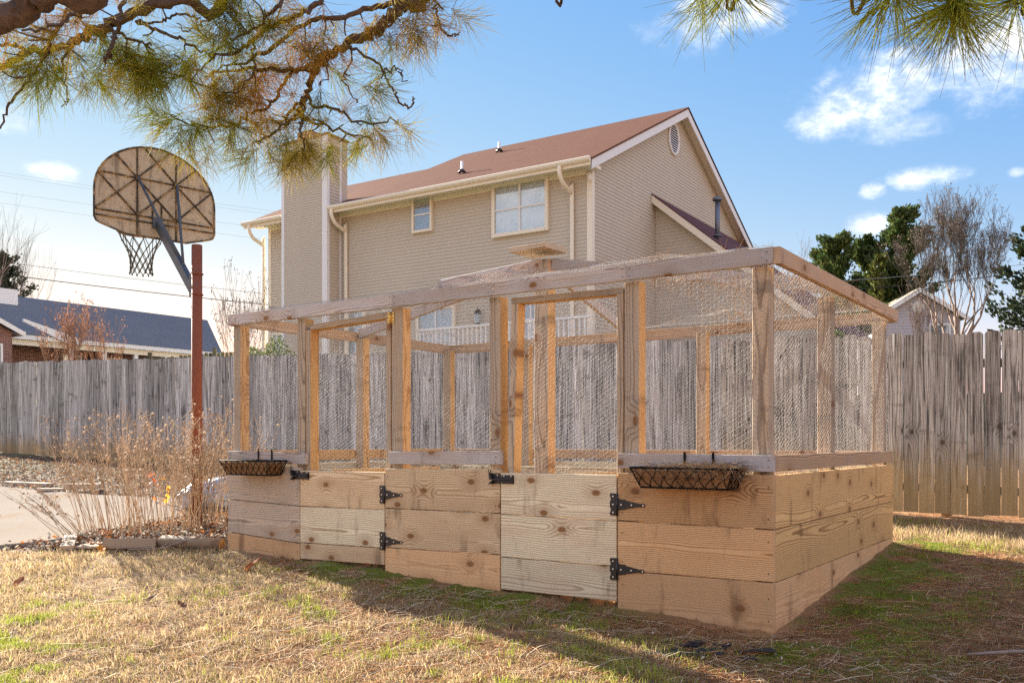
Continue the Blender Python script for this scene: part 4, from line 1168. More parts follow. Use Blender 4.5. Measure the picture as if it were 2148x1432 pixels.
M_SIDING = paint_mat('taupe_siding_paint', (.545, .485, .385), .14)
M_CREAM = paint_mat('cream_trim_paint', (.82, .75, .60), .06, .45)
M_WHITE = paint_mat('white_trim_paint', (.78, .78, .76), .05, .45)
M_ROOF = shingle_mat('russet_shingles', (.125, .060, .043), (.21, .112, .080))
M_ROOFP = shingle_mat('plum_shingles', (.10, .055, .06), (.17, .095, .10))
M_ROOFB = shingle_mat('blue_grey_shingles', (.12, .127, .142), (.22, .228, .245), .16)
M_ROOFT = shingle_mat('tan_shingles', (.30, .25, .18), (.42, .36, .28), .16)
mt, t = new_mat('window_pane'); gl = t.n('BsdfGlossy', {'Roughness': .02, 'Color': (.95, .97, 1, 1)}).outputs[0]; tr = t.n('BsdfTransparent', {'Color': (.80, .86, .88, 1)}).outputs[0]
mx = t.n('MixShader', {0: t.m('ADD', .16, t.mul(t.n('LayerWeight', {'Blend': .35}).outputs['Fresnel'], .5))}); t.t.links.new(tr, mx.inputs[1]); t.t.links.new(gl, mx.inputs[2]); t.out(mx.outputs[0]); M_PANE = mt
M_BLIND = simple_mat('white_blinds', (.88, .90, .92), .5)
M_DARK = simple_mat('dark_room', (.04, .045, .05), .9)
mt, t = new_mat('red_brown_brick'); tc = t.n('TexCoord').outputs['Object']; x, y, z = t.n('SeparateXYZ', {0: tc}).outputs
br = t.n('TexBrick', {'Vector': t.xyz(t.add(x, y), z, 0.0), 'Color1': (.17, .065, .05, 1), 'Color2': (.26, .12, .09, 1), 'Mortar': (.36, .30, .26, 1), 'Scale': 1.0, 'Mortar Size': .008, 'Brick Width': .21, 'Row Height': .072})
t.out(pbsdf(t, br.outputs['Color'], .9, normal=t.bump(br.outputs['Fac'], .4, -.01))); M_BRICK = mt


def siding(name, parent, mat, o, ax, nrm, z0, z1, rng_fn, e=.105, d=.015):
    """lapped boards on a wall: o + ax*s, proud along nrm; rng_fn(z) gives the run covered at that height"""
    o = Vector(o); ax = Vector(ax); nrm = Vector(nrm); s = MB(); z = z0; up = Vector((0, 0, 1))
    while z < z1 - 1e-4:
        zt = min(z + e, z1); a0, a1 = rng_fn(z); b0, b1 = rng_fn(zt)
        if a1 - a0 > .01:
            if b1 <= b0: b0 = b1 = (b0 + b1) / 2
            p = [o + ax * a0 + nrm * d + up * z, o + ax * a1 + nrm * d + up * z, o + ax * b1 + nrm * .001 + up * zt, o + ax * b0 + nrm * .001 + up * zt]
            q = [o + ax * a0 + up * z, o + ax * a1 + up * z]
            s.poly(p); s.poly([q[0], q[1], p[1], p[0]])
        z = zt
    return s.build(name, mat, parent)


def window(parent, M, w, h, cols, rows, cas=.09, frame_mat=None, fill='blinds'):
    """M maps x right, y into the wall, z up, origin at the sill's middle on the wall face"""
    fm = frame_mat or M_CREAM; s = MB(); y0, y1 = -.05, .05
    s.box(-w / 2 - cas, -w / 2, y0, y1, -cas, h + cas, 0); s.box(w / 2, w / 2 + cas, y0, y1, -cas, h + cas, 0)
    s.box(-w / 2, w / 2, y0, y1, h, h + cas, 0); s.box(-w / 2, w / 2, y0 - .02, y1, -cas, 0, 0)
    fo = s.build('window', fm, parent, M)
    s = MB()
    for i in range(1, cols): x = -w / 2 + w * i / cols; s.box(x - .028, x + .028, y0 + .02, y1 - .03, 0, h)
    for j in range(1, rows):
        z = h * j / rows
        for i in range(cols):
            xa = -w / 2 + w * i / cols + (.028 if i else 0); xb = -w / 2 + w * (i + 1) / cols - (.028 if i < cols - 1 else 0); s.box(xa, xb, y0 + .022, y1 - .032, z - .022, z + .022)
    if s.v: s.build('sash_bars', M_WHITE, fo)
    s = MB(); s.poly([(-w / 2, -.006, 0), (w / 2, -.006, 0), (w / 2, -.006, h), (-w / 2, -.006, h)]); s.build('pane', M_PANE, fo)
    s = MB()
    if fill == 'blinds':
        n = int(h / .05)
        for i in range(n): z = h * (i + .5) / n; s.poly([(-w / 2, .010, z - .020), (w / 2, .010, z - .020), (w / 2, .030, z + .022), (-w / 2, .030, z + .022)])
    else:
        s.poly([(-w / 2, .032, 0), (w / 2, .032, 0), (w / 2, .032, h), (-w / 2, .032, h)])
    s.build('blinds' if fill == 'blinds' else ('curtain' if fill == 'curtain' else 'dark_interior'), M_BLIND if fill in ('blinds', 'curtain') else M_DARK, fo)
    return fo


# ------------------------------------------------------------------ two storey neighbour house
HA = math.atan2(-.541, .841); H_M = T(2.194, 25.0, 0) @ RZ(HA)
hs = thing('neighbour_house', 'large two storey taupe sided house with russet roof and tall sided chimney', 'house', H_M)
HL, HD_, Z0 = 12.75, 12.4, 1.6
def rz_(y): return 8.98 + .505 * min(y, HD_ - y)
siding('wall', hs, M_SIDING, (0, 0, 0), (-1, 0, 0), (0, -1, 0), Z0, 8.56, lambda z: (.0, HL))
siding('wall', hs, M_SIDING, (0, 0, 0), (0, 1, 0), (1, 0, 0), Z0, 11.95, lambda z: (max(0, (z - 8.85) / .505), min(HD_, HD_ - (z - 8.85) / .505)))
s = MB(); s.box(-HL, -.03, .03, HD_ - .03, Z0, 8.5); s.build('wall', M_SIDING, hs)
s = MB()
s.box(-.13, .03, -.030, .0, Z0, 8.56); s.box(.0, .030, .0, .13, Z0, 8.84); s.box(-HL - .03, -HL + .10, -.03, 0, Z0, 8.56); s.build('corner_board', M_CREAM, hs)
# roof
s = MB(); ov, th = .36, .10
def R_(x, y): return (x, y, rz_(y) if y <= 6.2 else rz_(y))
top = [(ov, -.62), (ov, 6.2), (-8.83, 6.2), (-8.83, 4.0), (-13.35, 4.0), (-13.35, -.62)]
zf = lambda y: 8.98 + .505 * y
s.poly([(x, y, zf(y)) for x, y in top])
s.poly([(ov, 6.2, zf(6.2)), (ov, HD_ + .62, zf(-.62)), (-8.83, HD_ + .62, zf(-.62)), (-8.83, 6.2, zf(6.2))])
s.poly([(-8.83, 4, zf(4)), (-8.83, 8.6, zf(-.62)), (-13.35, 8.6, zf(-.62)), (-13.35, 4, zf(4))])
s.poly([(x, y, zf(y) - .06) for x, y in reversed(top)])
for i in range(len(top)):
    a, b = top[i], top[(i + 1) % len(top)]; s.poly([(*a, zf(a[1]) - .06), (*b, zf(b[1]) - .06), (*b, zf(b[1])), (*a, zf(a[1]))])
s.poly([(-8.83, 4, zf(4)), (-8.83, 6.2, zf(6.2)), (-8.83, 8.6, zf(4.0))])
roof = s.build('roof', M_ROOF, hs)
for (vx, vy, hgt) in ((-5.2, 1.1, .38), (-6.1, 4.6, .36)):
    s = MB(); z = zf(vy); s.tube([(vx, vy, z - .1), (vx, vy, z + hgt)], .045, 10, 0); s.tube([(vx, vy, z + .02), (vx, vy, z + .13)], [.15, .06], 10, 1); s.build('vent_pipe', [M_WHITE, M_BLACK], roof)
s = MB()                                                                  # rakes, returns, fascia, soffit
for y0, y1 in ((-.62, 6.2), (6.2, 13.02)):
    z0, z1 = (zf(y0), zf(6.2)) if y0 < 0 else (zf(6.2), zf(-.62))
    A = Vector((ov - .03, y0, z0 - .062)); B = Vector((ov - .03, y1, z1 - .062))
    s.poly([A + Vector((0, 0, -.26)), B + Vector((0, 0, -.26)), B, A]); s.poly([A + Vector((-.03, 0, 0)), B + Vector((-.03, 0, 0)), B + Vector((-.03, 0, -.26)), A + Vector((-.03, 0, -.26))])
    s.poly([A + Vector((-.03, 0, -.26)), B + Vector((-.03, 0, -.26)), B + Vector((0, 0, -.26)), A + Vector((0, 0, -.26))])
s.build('rake_board', M_WHITE, hs)
s = MB()
for y0, y1 in ((-.62, 6.2), (6.2, 13.02)):
    z0, z1 = (zf(y0), zf(6.2)) if y0 < 0 else (zf(6.2), zf(-.62))
    s.poly([(.014, y0, z0 - .20), (ov - .06, y0, z0 - .20), (ov - .06, y1, z1 - .20), (.014, y1, z1 - .20)])
s.poly([(-13.3, -.60, 8.57), (ov - .06, -.60, 8.57), (ov - .06, .02, 8.57), (-13.3, .02, 8.57)])
s.box(ov - .42, ov - .062, 12.4, 13.0, 8.42, 8.58); s.box(.016, ov - .062, -.6, -.02, 8.46, 8.565)
s.build('soffit', M_CREAM, hs)
s = MB(); s.box(-13.33, ov - .062, -.64, -.60, 8.46, 8.66); s.box(-HL, -.135, -.05, -.014, 8.42, 8.565); s.build('fascia', M_CREAM, hs)
def gutter(x0, x1):
    s = MB(); pr = [(-.642, 8.54), (-.642, 8.665), (-.652, 8.665), (-.73, 8.68), (-.76, 8.66), (-.755, 8.60), (-.71, 8.55)]
    a = [(x0, y, z) for y, z in pr]; b = [(x1, y, z) for y, z in pr]; n = len(pr)
    for i in range(n): j = (i + 1) % n; s.poly([a[i], a[j], b[j], b[i]])
    s.poly(a); s.poly(list(reversed(b))); return s.build('gutter', M_CREAM, hs)
gutter(-9.28, ov - .05); gutter(-13.36, -11.40)
def downspout(x, xo=0):
    s = MB(); pts = catmull([(x, -.69, 8.56), (x, -.69, 8.36), (x + .02, -.52, 8.12), (x + .05, -.16, 7.95), (x + .05, -.085, 7.7), (x + .05, -.085, Z0)], 5); s.tube(pts, .062, 8); return s.build('downspout', M_CREAM, hs)
downspout(-.62); downspout(-9.1); downspout(-13.0)
# chimney, sided, with corner boards
cz = MB(); cx0, cx1, cy0, cy1, ct = -11.36, -9.30, -.70, -.035, 11.0
siding('chimney', hs, M_SIDING, (cx0, cy0, 0), (1, 0, 0), (0, -1, 0), Z0, ct, lambda z: (0, cx1 - cx0), .082)
ch = bpy.data.objects[[o.name for o in hs.children if o.name.startswith('chimney')][0]]
siding('chimney_side', ch, M_SIDING, (cx1, cy0, 0), (0, 1, 0), (1, 0, 0), Z0, ct, lambda z: (0, cy1 - cy0), .105)
s = MB(); s.box(cx0 + .01, cx1 - .01, cy0 + .01, cy1 + .3, Z0, ct - .01); s.build('chimney_core', M_SIDING, ch)
s = MB(); b = .02
s.box(cx1 - .20, cx1 + b, cy0 - b, cy0 - .0005, Z0, ct); s.box(cx1 + .0005, cx1 + b, cy0, cy0 + .10, Z0, ct); s.box(cx0 - b, cx0 + .11, cy0 - b, cy0 - .0005, Z0, ct); s.box(cx1 + .0005, cx1 + b, cy1 - .09, cy1, Z0, ct); s.build('chimney_corner_board', M_WHITE, ch)
s = MB(); s.box(cx0 - .05, cx1 + .05, cy0 - .05, cy1 + .35, ct + .001, ct + .07); s.box(cx0 + .6, cx0 + 1.2, cy0 + .12, cy1, ct + .07, ct + .36); s.build('chimney_cap', simple_mat('rusty_chimney_cap', (.36, .22, .10), .8, .2, 6, .4), ch)
# windows of the back wall
Wm = lambda x, z: T(x, -.062, z)
window(hs, Wm(-5.875, 7.60), .64, .96, 1, 2, .075)
window(hs, Wm(-2.30, 7.12), 1.72, 1.36, 2, 2, .10, fill='curtain')
window(hs, Wm(-5.35, 3.65), 1.30, 1.45, 2, 2, .10)
window(hs, Wm(-8.62, 3.85), .62, 1.45, 1, 2, .10)
window(hs, Wm(-12.20, 3.75), .50, 1.0, 1, 2, .08)
window(hs, Wm(-1.92, 3.05), .80, 2.0, 2, 4, .16, M_WHITE)
# lantern on the wall
s = MB(); s.tube([(-3.72, -.02, 4.92), (-3.72, -.16, 4.98), (-3.72, -.16, 4.9)], .018, 6, 0); s.box(-3.79, -3.65, -.23, -.09, 4.56, 4.84, 1); s.tube([(-3.72, -.16, 4.84), (-3.72, -.16, 4.96)], [.12, .03], 4, 0); s.tube([(-3.72, -.16, 4.50), (-3.72, -.16, 4.56)], [.04, .08], 6, 0)
s.build('wall_lantern', [M_BLACK, M_PANE], hs)
s = MB(); s.tube([(-.05, -.05, 8.44), (-.02, -.13, 8.34)], .05, 8); s.tube([(.02, -.16, 8.30), (.10, -.22, 8.26)], [.05, .085], 10); s.build('flood_lamp', M_WHITE, hs)
# deck with balustrade
s = MB(); s.box(-4.2, 1.2, -2.4, -.02, 3.02, 3.14); s.build('deck', M_RAILB, hs)
s = MB(); s.box(-4.2, 1.2, -2.42, -2.34, 4.10, 4.16); s.build('deck_rail', M_WHITE, hs)
for i in range(36): x = -4.12 + i * .148; s = MB(); s.box(x - .02, x + .02, -2.40, -2.36, 3.14, 4.10); s.build('baluster', M_WHITE, hs)
for x, y in ((-4.15, -2.38), (-1.5, -2.38), (1.15, -2.38)): s = MB(); s.box(x - .06, x + .06, y - .06, y + .06, .8, 3.02); s.build('deck_post', M_RAILB, hs)
# gable vent: oval louvre
s = MB(); vy, vz, va, vb = 5.72, 10.98, .40, .50
ring = [(vy + va * math.cos(q), vz + vb * math.sin(q)) for q in [i * math.pi / 16 for i in range(33)]]; s.tube([(.035, y, z) for y, z in ring], .045, 6); gv = s.build('gable_vent', M_WHITE, hs)
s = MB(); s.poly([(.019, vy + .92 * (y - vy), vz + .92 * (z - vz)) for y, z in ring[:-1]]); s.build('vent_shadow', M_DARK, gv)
for i in range(12):
    z = vz - vb * .86 + i * vb * 1.72 / 11; hw = va * math.sqrt(max(0, 1 - ((z - vz) / vb) ** 2)) * .95
    if hw > .03: s = MB(); s.poly([(.045, vy - hw, z - .025), (.045, vy + hw, z - .025), (.024, vy + hw, z + .022), (.024, vy - hw, z + .022)]); s.build('louvre', M_WHITE, gv)
# lean-to wing on the gable side
siding('wing_wall', hs, M_SIDING, (0, 4.3, 0), (1, 0, 0), (0, -1, 0), Z0, 8.45, lambda z: (.014, max(.014, min(5.0, (8.50 - z) / .83))))
s = MB(); a = [(.014, 8.80), (5.4, 8.80 - .83 * 5.386)]
f0 = [(a[0][0], 3.98, a[0][1]), (a[1][0], 3.98, a[1][1]), (a[1][0], 12.6, a[1][1]), (a[0][0], 12.6, a[0][1])]
s.poly(f0); s.poly([(x, y, z - .05) for x, y, z in reversed(f0)]); s.poly([f0[0], (f0[0][0], f0[0][1], f0[0][2] - .05), (f0[1][0], f0[1][1], f0[1][2] - .05), f0[1]]); s.build('wing_roof', M_ROOFP, hs)
s = MB(); s.prism([(.016, 8.50), (5.3, 8.74 - .83 * 5.286 - .24), (5.3, 8.745 - .83 * 5.286), (.016, 8.745)], 3.99, 4.03); s.poly([(.016, 4.03, 8.52), (5.3, 4.03, 8.52 - .83 * 5.286), (5.3, 4.29, 8.52 - .83 * 5.286), (.016, 4.29, 8.52)]); s.build('wing_rake_board', M_CREAM, hs)
s = MB(); px, py = 1.78, 5.0; s.tube([(px, py, 7.2), (px, py, 8.52)], .075, 12); s.tube([(px, py, 7.42), (px, py, 7.47)], .13, 12); s.tube([(px, py, 8.52), (px, py, 8.54), (px, py, 8.62), (px, py, 8.66)], [.10, .15, .15, .06], 12)
s.build('flue_pipe', simple_mat('grey_flue_metal', (.16, .18, .22), .45, .6), hs)

# ------------------------------------------------------------------ long brick house on the left
LR = Vector((.596, .803, 0)); LN = Vector((.803, -.596, 0)); LM = Matrix((LR, -LN, Vector((0, 0, 1)))).transposed().to_4x4(); LM.translation = Vector((-20.67, 45.0, 0))
lh = thing('brick_house', 'low brick house with long blue grey roof and white porch behind the fences', 'house', LM)
s = MB(); ez = 6.04; rzh = 8.55; RY_ = 5.0
pts = [(-8, -.05, ez), (7.35, -.05, ez), (9.9, RY_, rzh), (-8, RY_, rzh)]
s.poly(pts); s.poly([(x, y, z - .12) for x, y, z in reversed(pts)]); s.poly([(-8, RY_, rzh), (9.9, RY_, rzh), (9.9, 10, ez), (-8, 10, ez)])
s.poly([pts[1], (7.35, -.05, ez - .12), (9.9, RY_, rzh - .12), pts[2]]); s.build('roof', M_ROOFB, lh)
s = MB(); s.box(-8, 7.3, -.16, -.055, ez - .24, ez - .03); s.build('gutter', M_WHITE, lh)
s = MB(); s.box(-8, 9.8, 1.7, 9.6, 2.0, ez - .02); s.build('wall', M_BRICK, lh)
s = MB(); s.poly([(-8, -.05, ez - .245), (7.3, -.05, ez - .245), (7.3, 1.7, ez - .245), (-8, 1.7, ez - .245)]); s.box(-8, 7.2, .0, .10, ez - .5, ez - .25); s.build('porch_soffit', M_CREAM, lh)
for x in (-1.2, .5, 2.2, 3.9, 5.6, 7.0): s = MB(); s.box(x - .10, x + .10, .0, .19, 2.2, ez - .51); s.build('porch_column', M_WHITE, lh)
for x, w_ in ((-.3, .8), (1.9, .9), (4.9, .7)): window(lh, T(x, 1.68, 4.0), w_, 1.35, 1, 2, .09, M_WHITE, 'dark')
for x in (-1.0, .45, 1.2, 2.65, 4.3, 5.55): s = MB(); s.box(x - .19, x + .19, 1.63, 1.69, 3.95, 5.4); s.build('shutter', M_DARK, lh)
s = MB(); s.box(3.0, 3.9, 1.62, 1.69, 2.4, 5.3); s.build('door', M_CREAM, lh)
# front gable wing at its left end
s = MB(); gx0, gx1, gy = -13.0, -5.0, -2.6; gm = (gx0 + gx1) / 2; gz = 8.0
s.poly([(gx1 + .3, gy, ez - .15), (gx1 + .3, 3.6, ez - .15), (gm, 4.5, gz), (gm, gy, gz)]); s.poly([(gm, gy, gz), (gm, 4.5, gz), (gx0 - .3, 3, ez - .15), (gx0 - .3, gy, ez - .15)]); s.build('wing_roof', M_ROOFB, lh)
s = MB(); s.prism([(gx0, 2.0), (gx1, 2.0), (gx1, ez - .2), (gm, gz - .15), (gx0, ez - .2)], gy + .35, 1.69); s.build('wing_wall', M_BRICK, lh)
s = MB(); s.prism([(gx1 + .3, ez - .36), (gx1 + .3, ez - .155), (gm, gz - .004), (gm, gz - .26)], gy - .02, gy + .05); s.prism([(gm, gz - .26), (gm, gz - .004), (gx0 - .3, ez - .155), (gx0 - .3, ez - .36)], gy - .02, gy + .05); s.box(gx1 + .31, gx1 + .42, gy, 1.6, ez - .34, ez - .17); s.build('wing_rake_board', M_WHITE, lh)
window(lh, T(gx1 - .9, gy + .33, 3.7), .8, 1.5, 1, 2, .09, M_WHITE, 'dark')
# white return gable that breaks the long roof
s = MB(); s.prism([(-3.6, ez + .56), (-1.5, ez - .30), (-.85, ez - .30), (-.85, ez - .02), (-3.6, ez + .70)], -.30, -.18); s.build('gable_return', M_WHITE, lh)
s = MB(); s.box(-4.4, -2.0, RY_ - 1.3, RY_ + .3, rzh - .75, rzh + .12); s.build('chimney', M_WHITE, lh)

# ------------------------------------------------------------------ tan roofed house and the lilac gabled house far away
th_ = thing('tan_roof_house', 'distant house with pale tan shingle roof between the brick house and the bare bush', 'house', T(-17.6, 66, 0) @ RZ(-.45))
s = MB(); s.poly([(-3.2, 0, 6.6), (7.5, 0, 6.6), (7.5, 4.5, 10.1), (-1.8, 4.5, 10.1)]); s.poly([(-1.8, 4.5, 10.1), (7.5, 4.5, 10.1), (7.5, 9, 6.6), (-3.2, 9, 6.6)]); s.build('roof', M_ROOFT, th_)
s = MB(); s.box(-2.6, 7.3, .4, 8.6, 2.0, 6.55); s.build('wall', M_BRICK, th_)
s = MB(); s.box(-3.1, 7.4, -.05, .05, 6.4, 6.58); s.build('fascia', M_WHITE, th_)
M_LILAC = paint_mat('lilac_grey_siding_paint', (.47, .44, .47), .10)
fh = thing('gabled_house', 'distant lilac grey gabled house with round vent behind the bare tree', 'house', T(20.15, 45.0, 0) @ RZ(-.10))
gw, ga_ = 2.0, 8.66; ge_ = ga_ - .65 * (gw + .35)
siding('wall', fh, M_LILAC, (-gw, 0, 0), (1, 0, 0), (0, -1, 0), 2.0, ga_ - .25, lambda z: (max(0, (z - ge_ - .02) / .65), min(2 * gw, 2 * gw - (z - ge_ - .02) / .65)), .15, .02)
s = MB(); s.box(-gw, gw, .03, 9, 2.0, 6.5); s.build('wall', M_LILAC, fh)
s = MB()
for sg in (-1, 1): s.poly([(sg * (gw + .35), -.35, ge_), (0, -.35, ga_), (0, 9, ga_), (sg * (gw + .35), 9, ge_)])
s.build('roof', M_ROOFT, fh)
s = MB()
for sg in (-1, 1): s.prism([(sg * (gw + .35), ge_ - .22), (sg * (gw + .35), ge_ - .02), (0, ga_ - .02), (0, ga_ - .25)][:: sg], -.37, -.30)
s.build('rake_board', M_WHITE, fh)
s = MB(); s.tube([(0, -.05, 7.72), (0, -.022, 7.72)], .30, 20); s.build('round_vent', M_WHITE, fh)
window(fh, T(1.0, -.03, 5.4), .85, 1.4, 1, 2, .10, M_WHITE, 'blinds')

# ------------------------------------------------------------------ second, mossy fence of the far garden
mf_ = thing('mossy_fence', 'dark mossy dog eared fence rising behind the left end of the grey fence', 'fence')
PM = [dogear(2.3, .145, .02).mesh('mossy_plank', M_MOSSF), dogear(2.26, .14, .02).mesh('mossy_plank', M_MOSSF)]
A = Vector((-17.2, 32.6, 0)); B = Vector((-10.7, 36.1, 0)); D_ = (B - A).normalized(); n = 48; rng = random.Random(4)
for i in range(n):
    c = A.lerp(B, i / (n - 1)); zt = 3.74 + .90 * (i / (n - 1)) * (1 if i < 36 else 1.04) + rng.uniform(-.03, .03)
    d = Vector((0, 0, 1)); y = D_.cross(d); link('plank', PM[i % 2], mf_, T(c.x, c.y, float(zt) - 1.15) @ Matrix((d, y, D_)).transposed().to_4x4())
for i in (25, 40):
    c = A.lerp(B, i / (n - 1)) + Vector((.3, -.9, 0)) * .15; z = 3.74 + .9 * (i / (n - 1)) + .2
    timber('fence_post', mf_, (c.x, c.y, 1.8), (c.x, c.y, float(z)), .13, .13, M_MOSSF, up=(1, 0, 0))
timber('fence_rail', mf_, (A.x + .05, A.y - .09, 3.1), (B.x + .05, B.y - .09, 4.1), .09, .04, M_MOSSF)

# ------------------------------------------------------------------ overhead wires
M_CABLE = simple_mat('black_cable', (.025, .024, .026), .6); M_CABLEG = simple_mat('grey_cable', (.30, .31, .33), .5)
def at(u, v, Y): return Vector(((u - 1074.) / 1903. * Y, Y, CAM_H + (927. - v) / 1903. * Y))
def cable(p, q, r, m, lab, sagm=.35):
    p, q = Vector(p), Vector(q); pts = [p.lerp(q, i / 20) - Vector((0, 0, sagm * 4 * (i / 20) * (1 - i / 20))) for i in range(21)]
    s = MB(); s.tube(pts, r, 5); tag(s.build('power_line', m), lab, 'power line', 'overhead power lines')
cable(at(-300, 533, 58), at(900, 668, 66), .028, M_CABLE, 'thick dark overhead wire sloping above the blue grey roof')
cable(at(-300, 505, 60), at(900, 648, 68), .014, M_CABLE, 'thin overhead wire just above the thick dark one')
for i, (a, b) in enumerate(((330, 470), (336, 478), (372, 506), (395, 530))):
    cable(at(-300, a - 15, 120), at(900, b + 15, 120), .012, M_CABLEG, ('faintest top wire', 'faint second wire', 'faint third wire', 'faint lowest wire')[i] + ' crossing the pale sky behind the backboard')
cable(at(1500, 622, 44), at(2400, 535, 42), .022, M_CABLE, 'dark overhead wire crossing the bare pear tree')
cable(at(1500, 600, 43), at(2400, 520, 46), .012, M_CABLEG, 'pale thin wire above the dark one before the cedars')

# ------------------------------------------------------------------ trees beyond the fence
M_BARK = simple_mat('grey_brown_bark', (.26, .19, .145), .95, 0, 6., .4, .6)
M_BARKT = simple_mat('tan_bark', (.34, .22, .13), .9, 0, 6., .4, .5)
M_TWIG = leafy_mat('twig_clusters', trans=.2)
def bare_tree(name, label, cat, base, H, W, seed, stems=1, up=.5, twigc=(.25, .185, .145), mat=None, pods=0, podc=(.30, .18, .10), rad=.12, depth=5, trunk_h=.15, group=None):
    rg = random.Random(seed); root = thing(name, label, cat, T(*base), group); mat = mat or M_BARK
    big = MB(); P0, P1, R0, R1, pod = [], [], [], [], []
    def grow(p, d, L, r, dep):
        n = 3; pts = [p]; rr = [r]
        for i in range(n):
            d = (d + Vector((rg.gauss(0, .10), rg.gauss(0, .10), rg.gauss(0, .05) + up * .10))).normalized(); p = p + d * L / n; pts.append(p); rr.append(max(r * (1 - .28 * (i + 1) / n), .004))
        if r > .022: big.tube(pts, rr, 7)
        else:
            for i in range(n): P0.append(pts[i]); P1.append(pts[i + 1]); R0.append(rr[i]); R1.append(rr[i + 1])
        if dep == 0: pod.append(pts[-1]); return
        kids = rg.choice((2, 3, 3)) if dep > 1 else rg.choice((2, 3, 4))
        for k in range(kids):
            a = rg.uniform(0, 6.283); sp = rg.uniform(.25, .62) * (W / (.5 * H)) ** .5; o_ = d.orthogonal().normalized(); o2 = d.cross(o_)
            nd = (d + (o_ * math.cos(a) + o2 * math.sin(a)) * sp + Vector((0, 0, up * .35))).normalized()
            src = pts[-1] if k < 2 else pts[rg.choice((1, 2))]
            grow(src, nd, L * rg.uniform(.62, .88), max(rr[-1] * rg.uniform(.55, .78), .0075), dep - 1)
    L0 = H * .27
    if stems == 1:
        q = Vector((0, 0, H * trunk_h)); big.tube([(0, 0, -.3), q * .5, q], [rad * 1.3, rad, rad * .9], 10)
        for k in range(5): a = k * 1.2566 + rg.uniform(-.3, .3); grow(q * rg.uniform(.8, 1.0), Vector((math.cos(a) * W / H, math.sin(a) * W / H, 1)).normalized(), L0 * rg.uniform(.85, 1.1), rad * rg.uniform(.45, .65), depth - 1)
        grow(q, Vector((0, 0, 1)), L0 * 1.15, rad * .75, depth - 1)
    else:
        for k in range(stems):
            a = k * 6.283 / stems + rg.uniform(-.4, .4); grow(Vector((.08 * math.cos(a), .08 * math.sin(a), -.1)), Vector((math.cos(a) * W / H * .8, math.sin(a) * W / H * .8, 1)).normalized(), L0 * rg.uniform(.9, 1.2), rad * rg.uniform(.6, 1), depth - 1)
    big.build('trunk', mat, root)
    zs_ = [p.z for p in P1] + [v_[2] for v_ in big.v]; xs_ = sorted(math.hypot(p.x, p.y) for p in P1) or [1]
    root.scale = (W / 2 / xs_[int(.97 * len(xs_)) - 1],) * 2 + (H / max(zs_),)
    if P0:
        v, f = np_tubes(np.array([tuple(p) for p in P0]), np.array([tuple(p) for p in P1]), np.array(R0), np.array(R1), 3)
        V, F, C = [v], [f], [np.repeat(np.array(twigc)[None], len(v), 0) * np.repeat(np.random.default_rng(seed).uniform(.6, 1.4, (len(P0), 1)), 6, 0)]
        o = link('twigs', np_mesh('twigs', v, f, M_TWIG, C[0]), root); o['kind'] = 'stuff'
    if pods:
        g = np.random.default_rng(seed + 9); pp = np.array([tuple(p) for p in pod]); pp = pp[g.random(len(pp)) < pods]; pp = np.repeat(pp, 3, 0) + g.normal(0, .05, (len(pp) * 3, 3)); n = len(pp)
        d1 = g.normal(0, 1, (n, 3)); d1 /= np.linalg.norm(d1, axis=1, keepdims=True); d2 = np.cross(d1, g.normal(0, 1, (n, 3))); d2 /= np.linalg.norm(d2, axis=1, keepdims=True); sz = g.uniform(.02, .055, (n, 1))
        v = np.stack([pp - d1 * sz, pp + d2 * sz * .6, pp + d1 * sz, pp - d2 * sz * .6], 1).reshape(-1, 3); f = (np.arange(n) * 4)[:, None] + np.arange(4)[None]
        o = link('dead_leaves', np_mesh('dead_leaves', v, f, M_TWIG, np.repeat(np.array(podc) * g.uniform(.5, 1.4, (n, 1)), 4, 0)), root); o['kind'] = 'stuff'
    return root
def gz(x, y): return gh(x, y)
GT = 'bare winter trees beyond the fence'
def tree_at(u, Y, *a, **k):
    x = (u - 1074.) / 1903. * Y; return (x, Y, gz(x, Y))
bare_tree('pear_tree', 'tall bare vase shaped tree with many upright limbs by the lilac house', 'tree', tree_at(2003, 34), 8.6, 3.8, 5, up=.95, pods=.4, podc=(.22, .17, .13), rad=.17, depth=8, twigc=(.17, .145, .12), trunk_h=.26, group=GT)
bare_tree('bare_tree', 'small bare tree with clinging brown leaves left of the cedars', 'tree', tree_at(1668, 46), 9.4, 4.2, 8, up=.7, pods=.8, podc=(.36, .25, .17), rad=.14, depth=6, group=GT)
bare_tree('bare_tree', 'brown leaved young tree squeezed between cedars and bare vase tree', 'tree', tree_at(1940, 40), 6.0, 1.8, 12, up=.7, pods=.25, podc=(.36, .21, .13), rad=.10, depth=6, group=GT)
bare_tree('bare_tree', 'thin dark bare tree standing behind the blue grey roof', 'tree', tree_at(46, 56), 11.2, 4.5, 4, up=.5, rad=.13, depth=5, twigc=(.12, .10, .09), group=GT)
bare_tree('bare_tree', 'bare tree branches at the picture edge beside the dark evergreen', 'tree', tree_at(-20, 52), 12.5, 5.0, 14, up=.5, rad=.16, depth=5, twigc=(.12, .10, .09), group=GT)
bare_tree('crape_myrtle', 'bare bush of straight dark stems between rusty pole and taupe house', 'bush', tree_at(508, 27), 4.9, 1.9, 3, stems=8, up=.6, pods=.7, podc=(.13, .11, .10), mat=M_BARKT, rad=.045, depth=5, twigc=(.28, .19, .13), group='bare crape myrtle bushes')
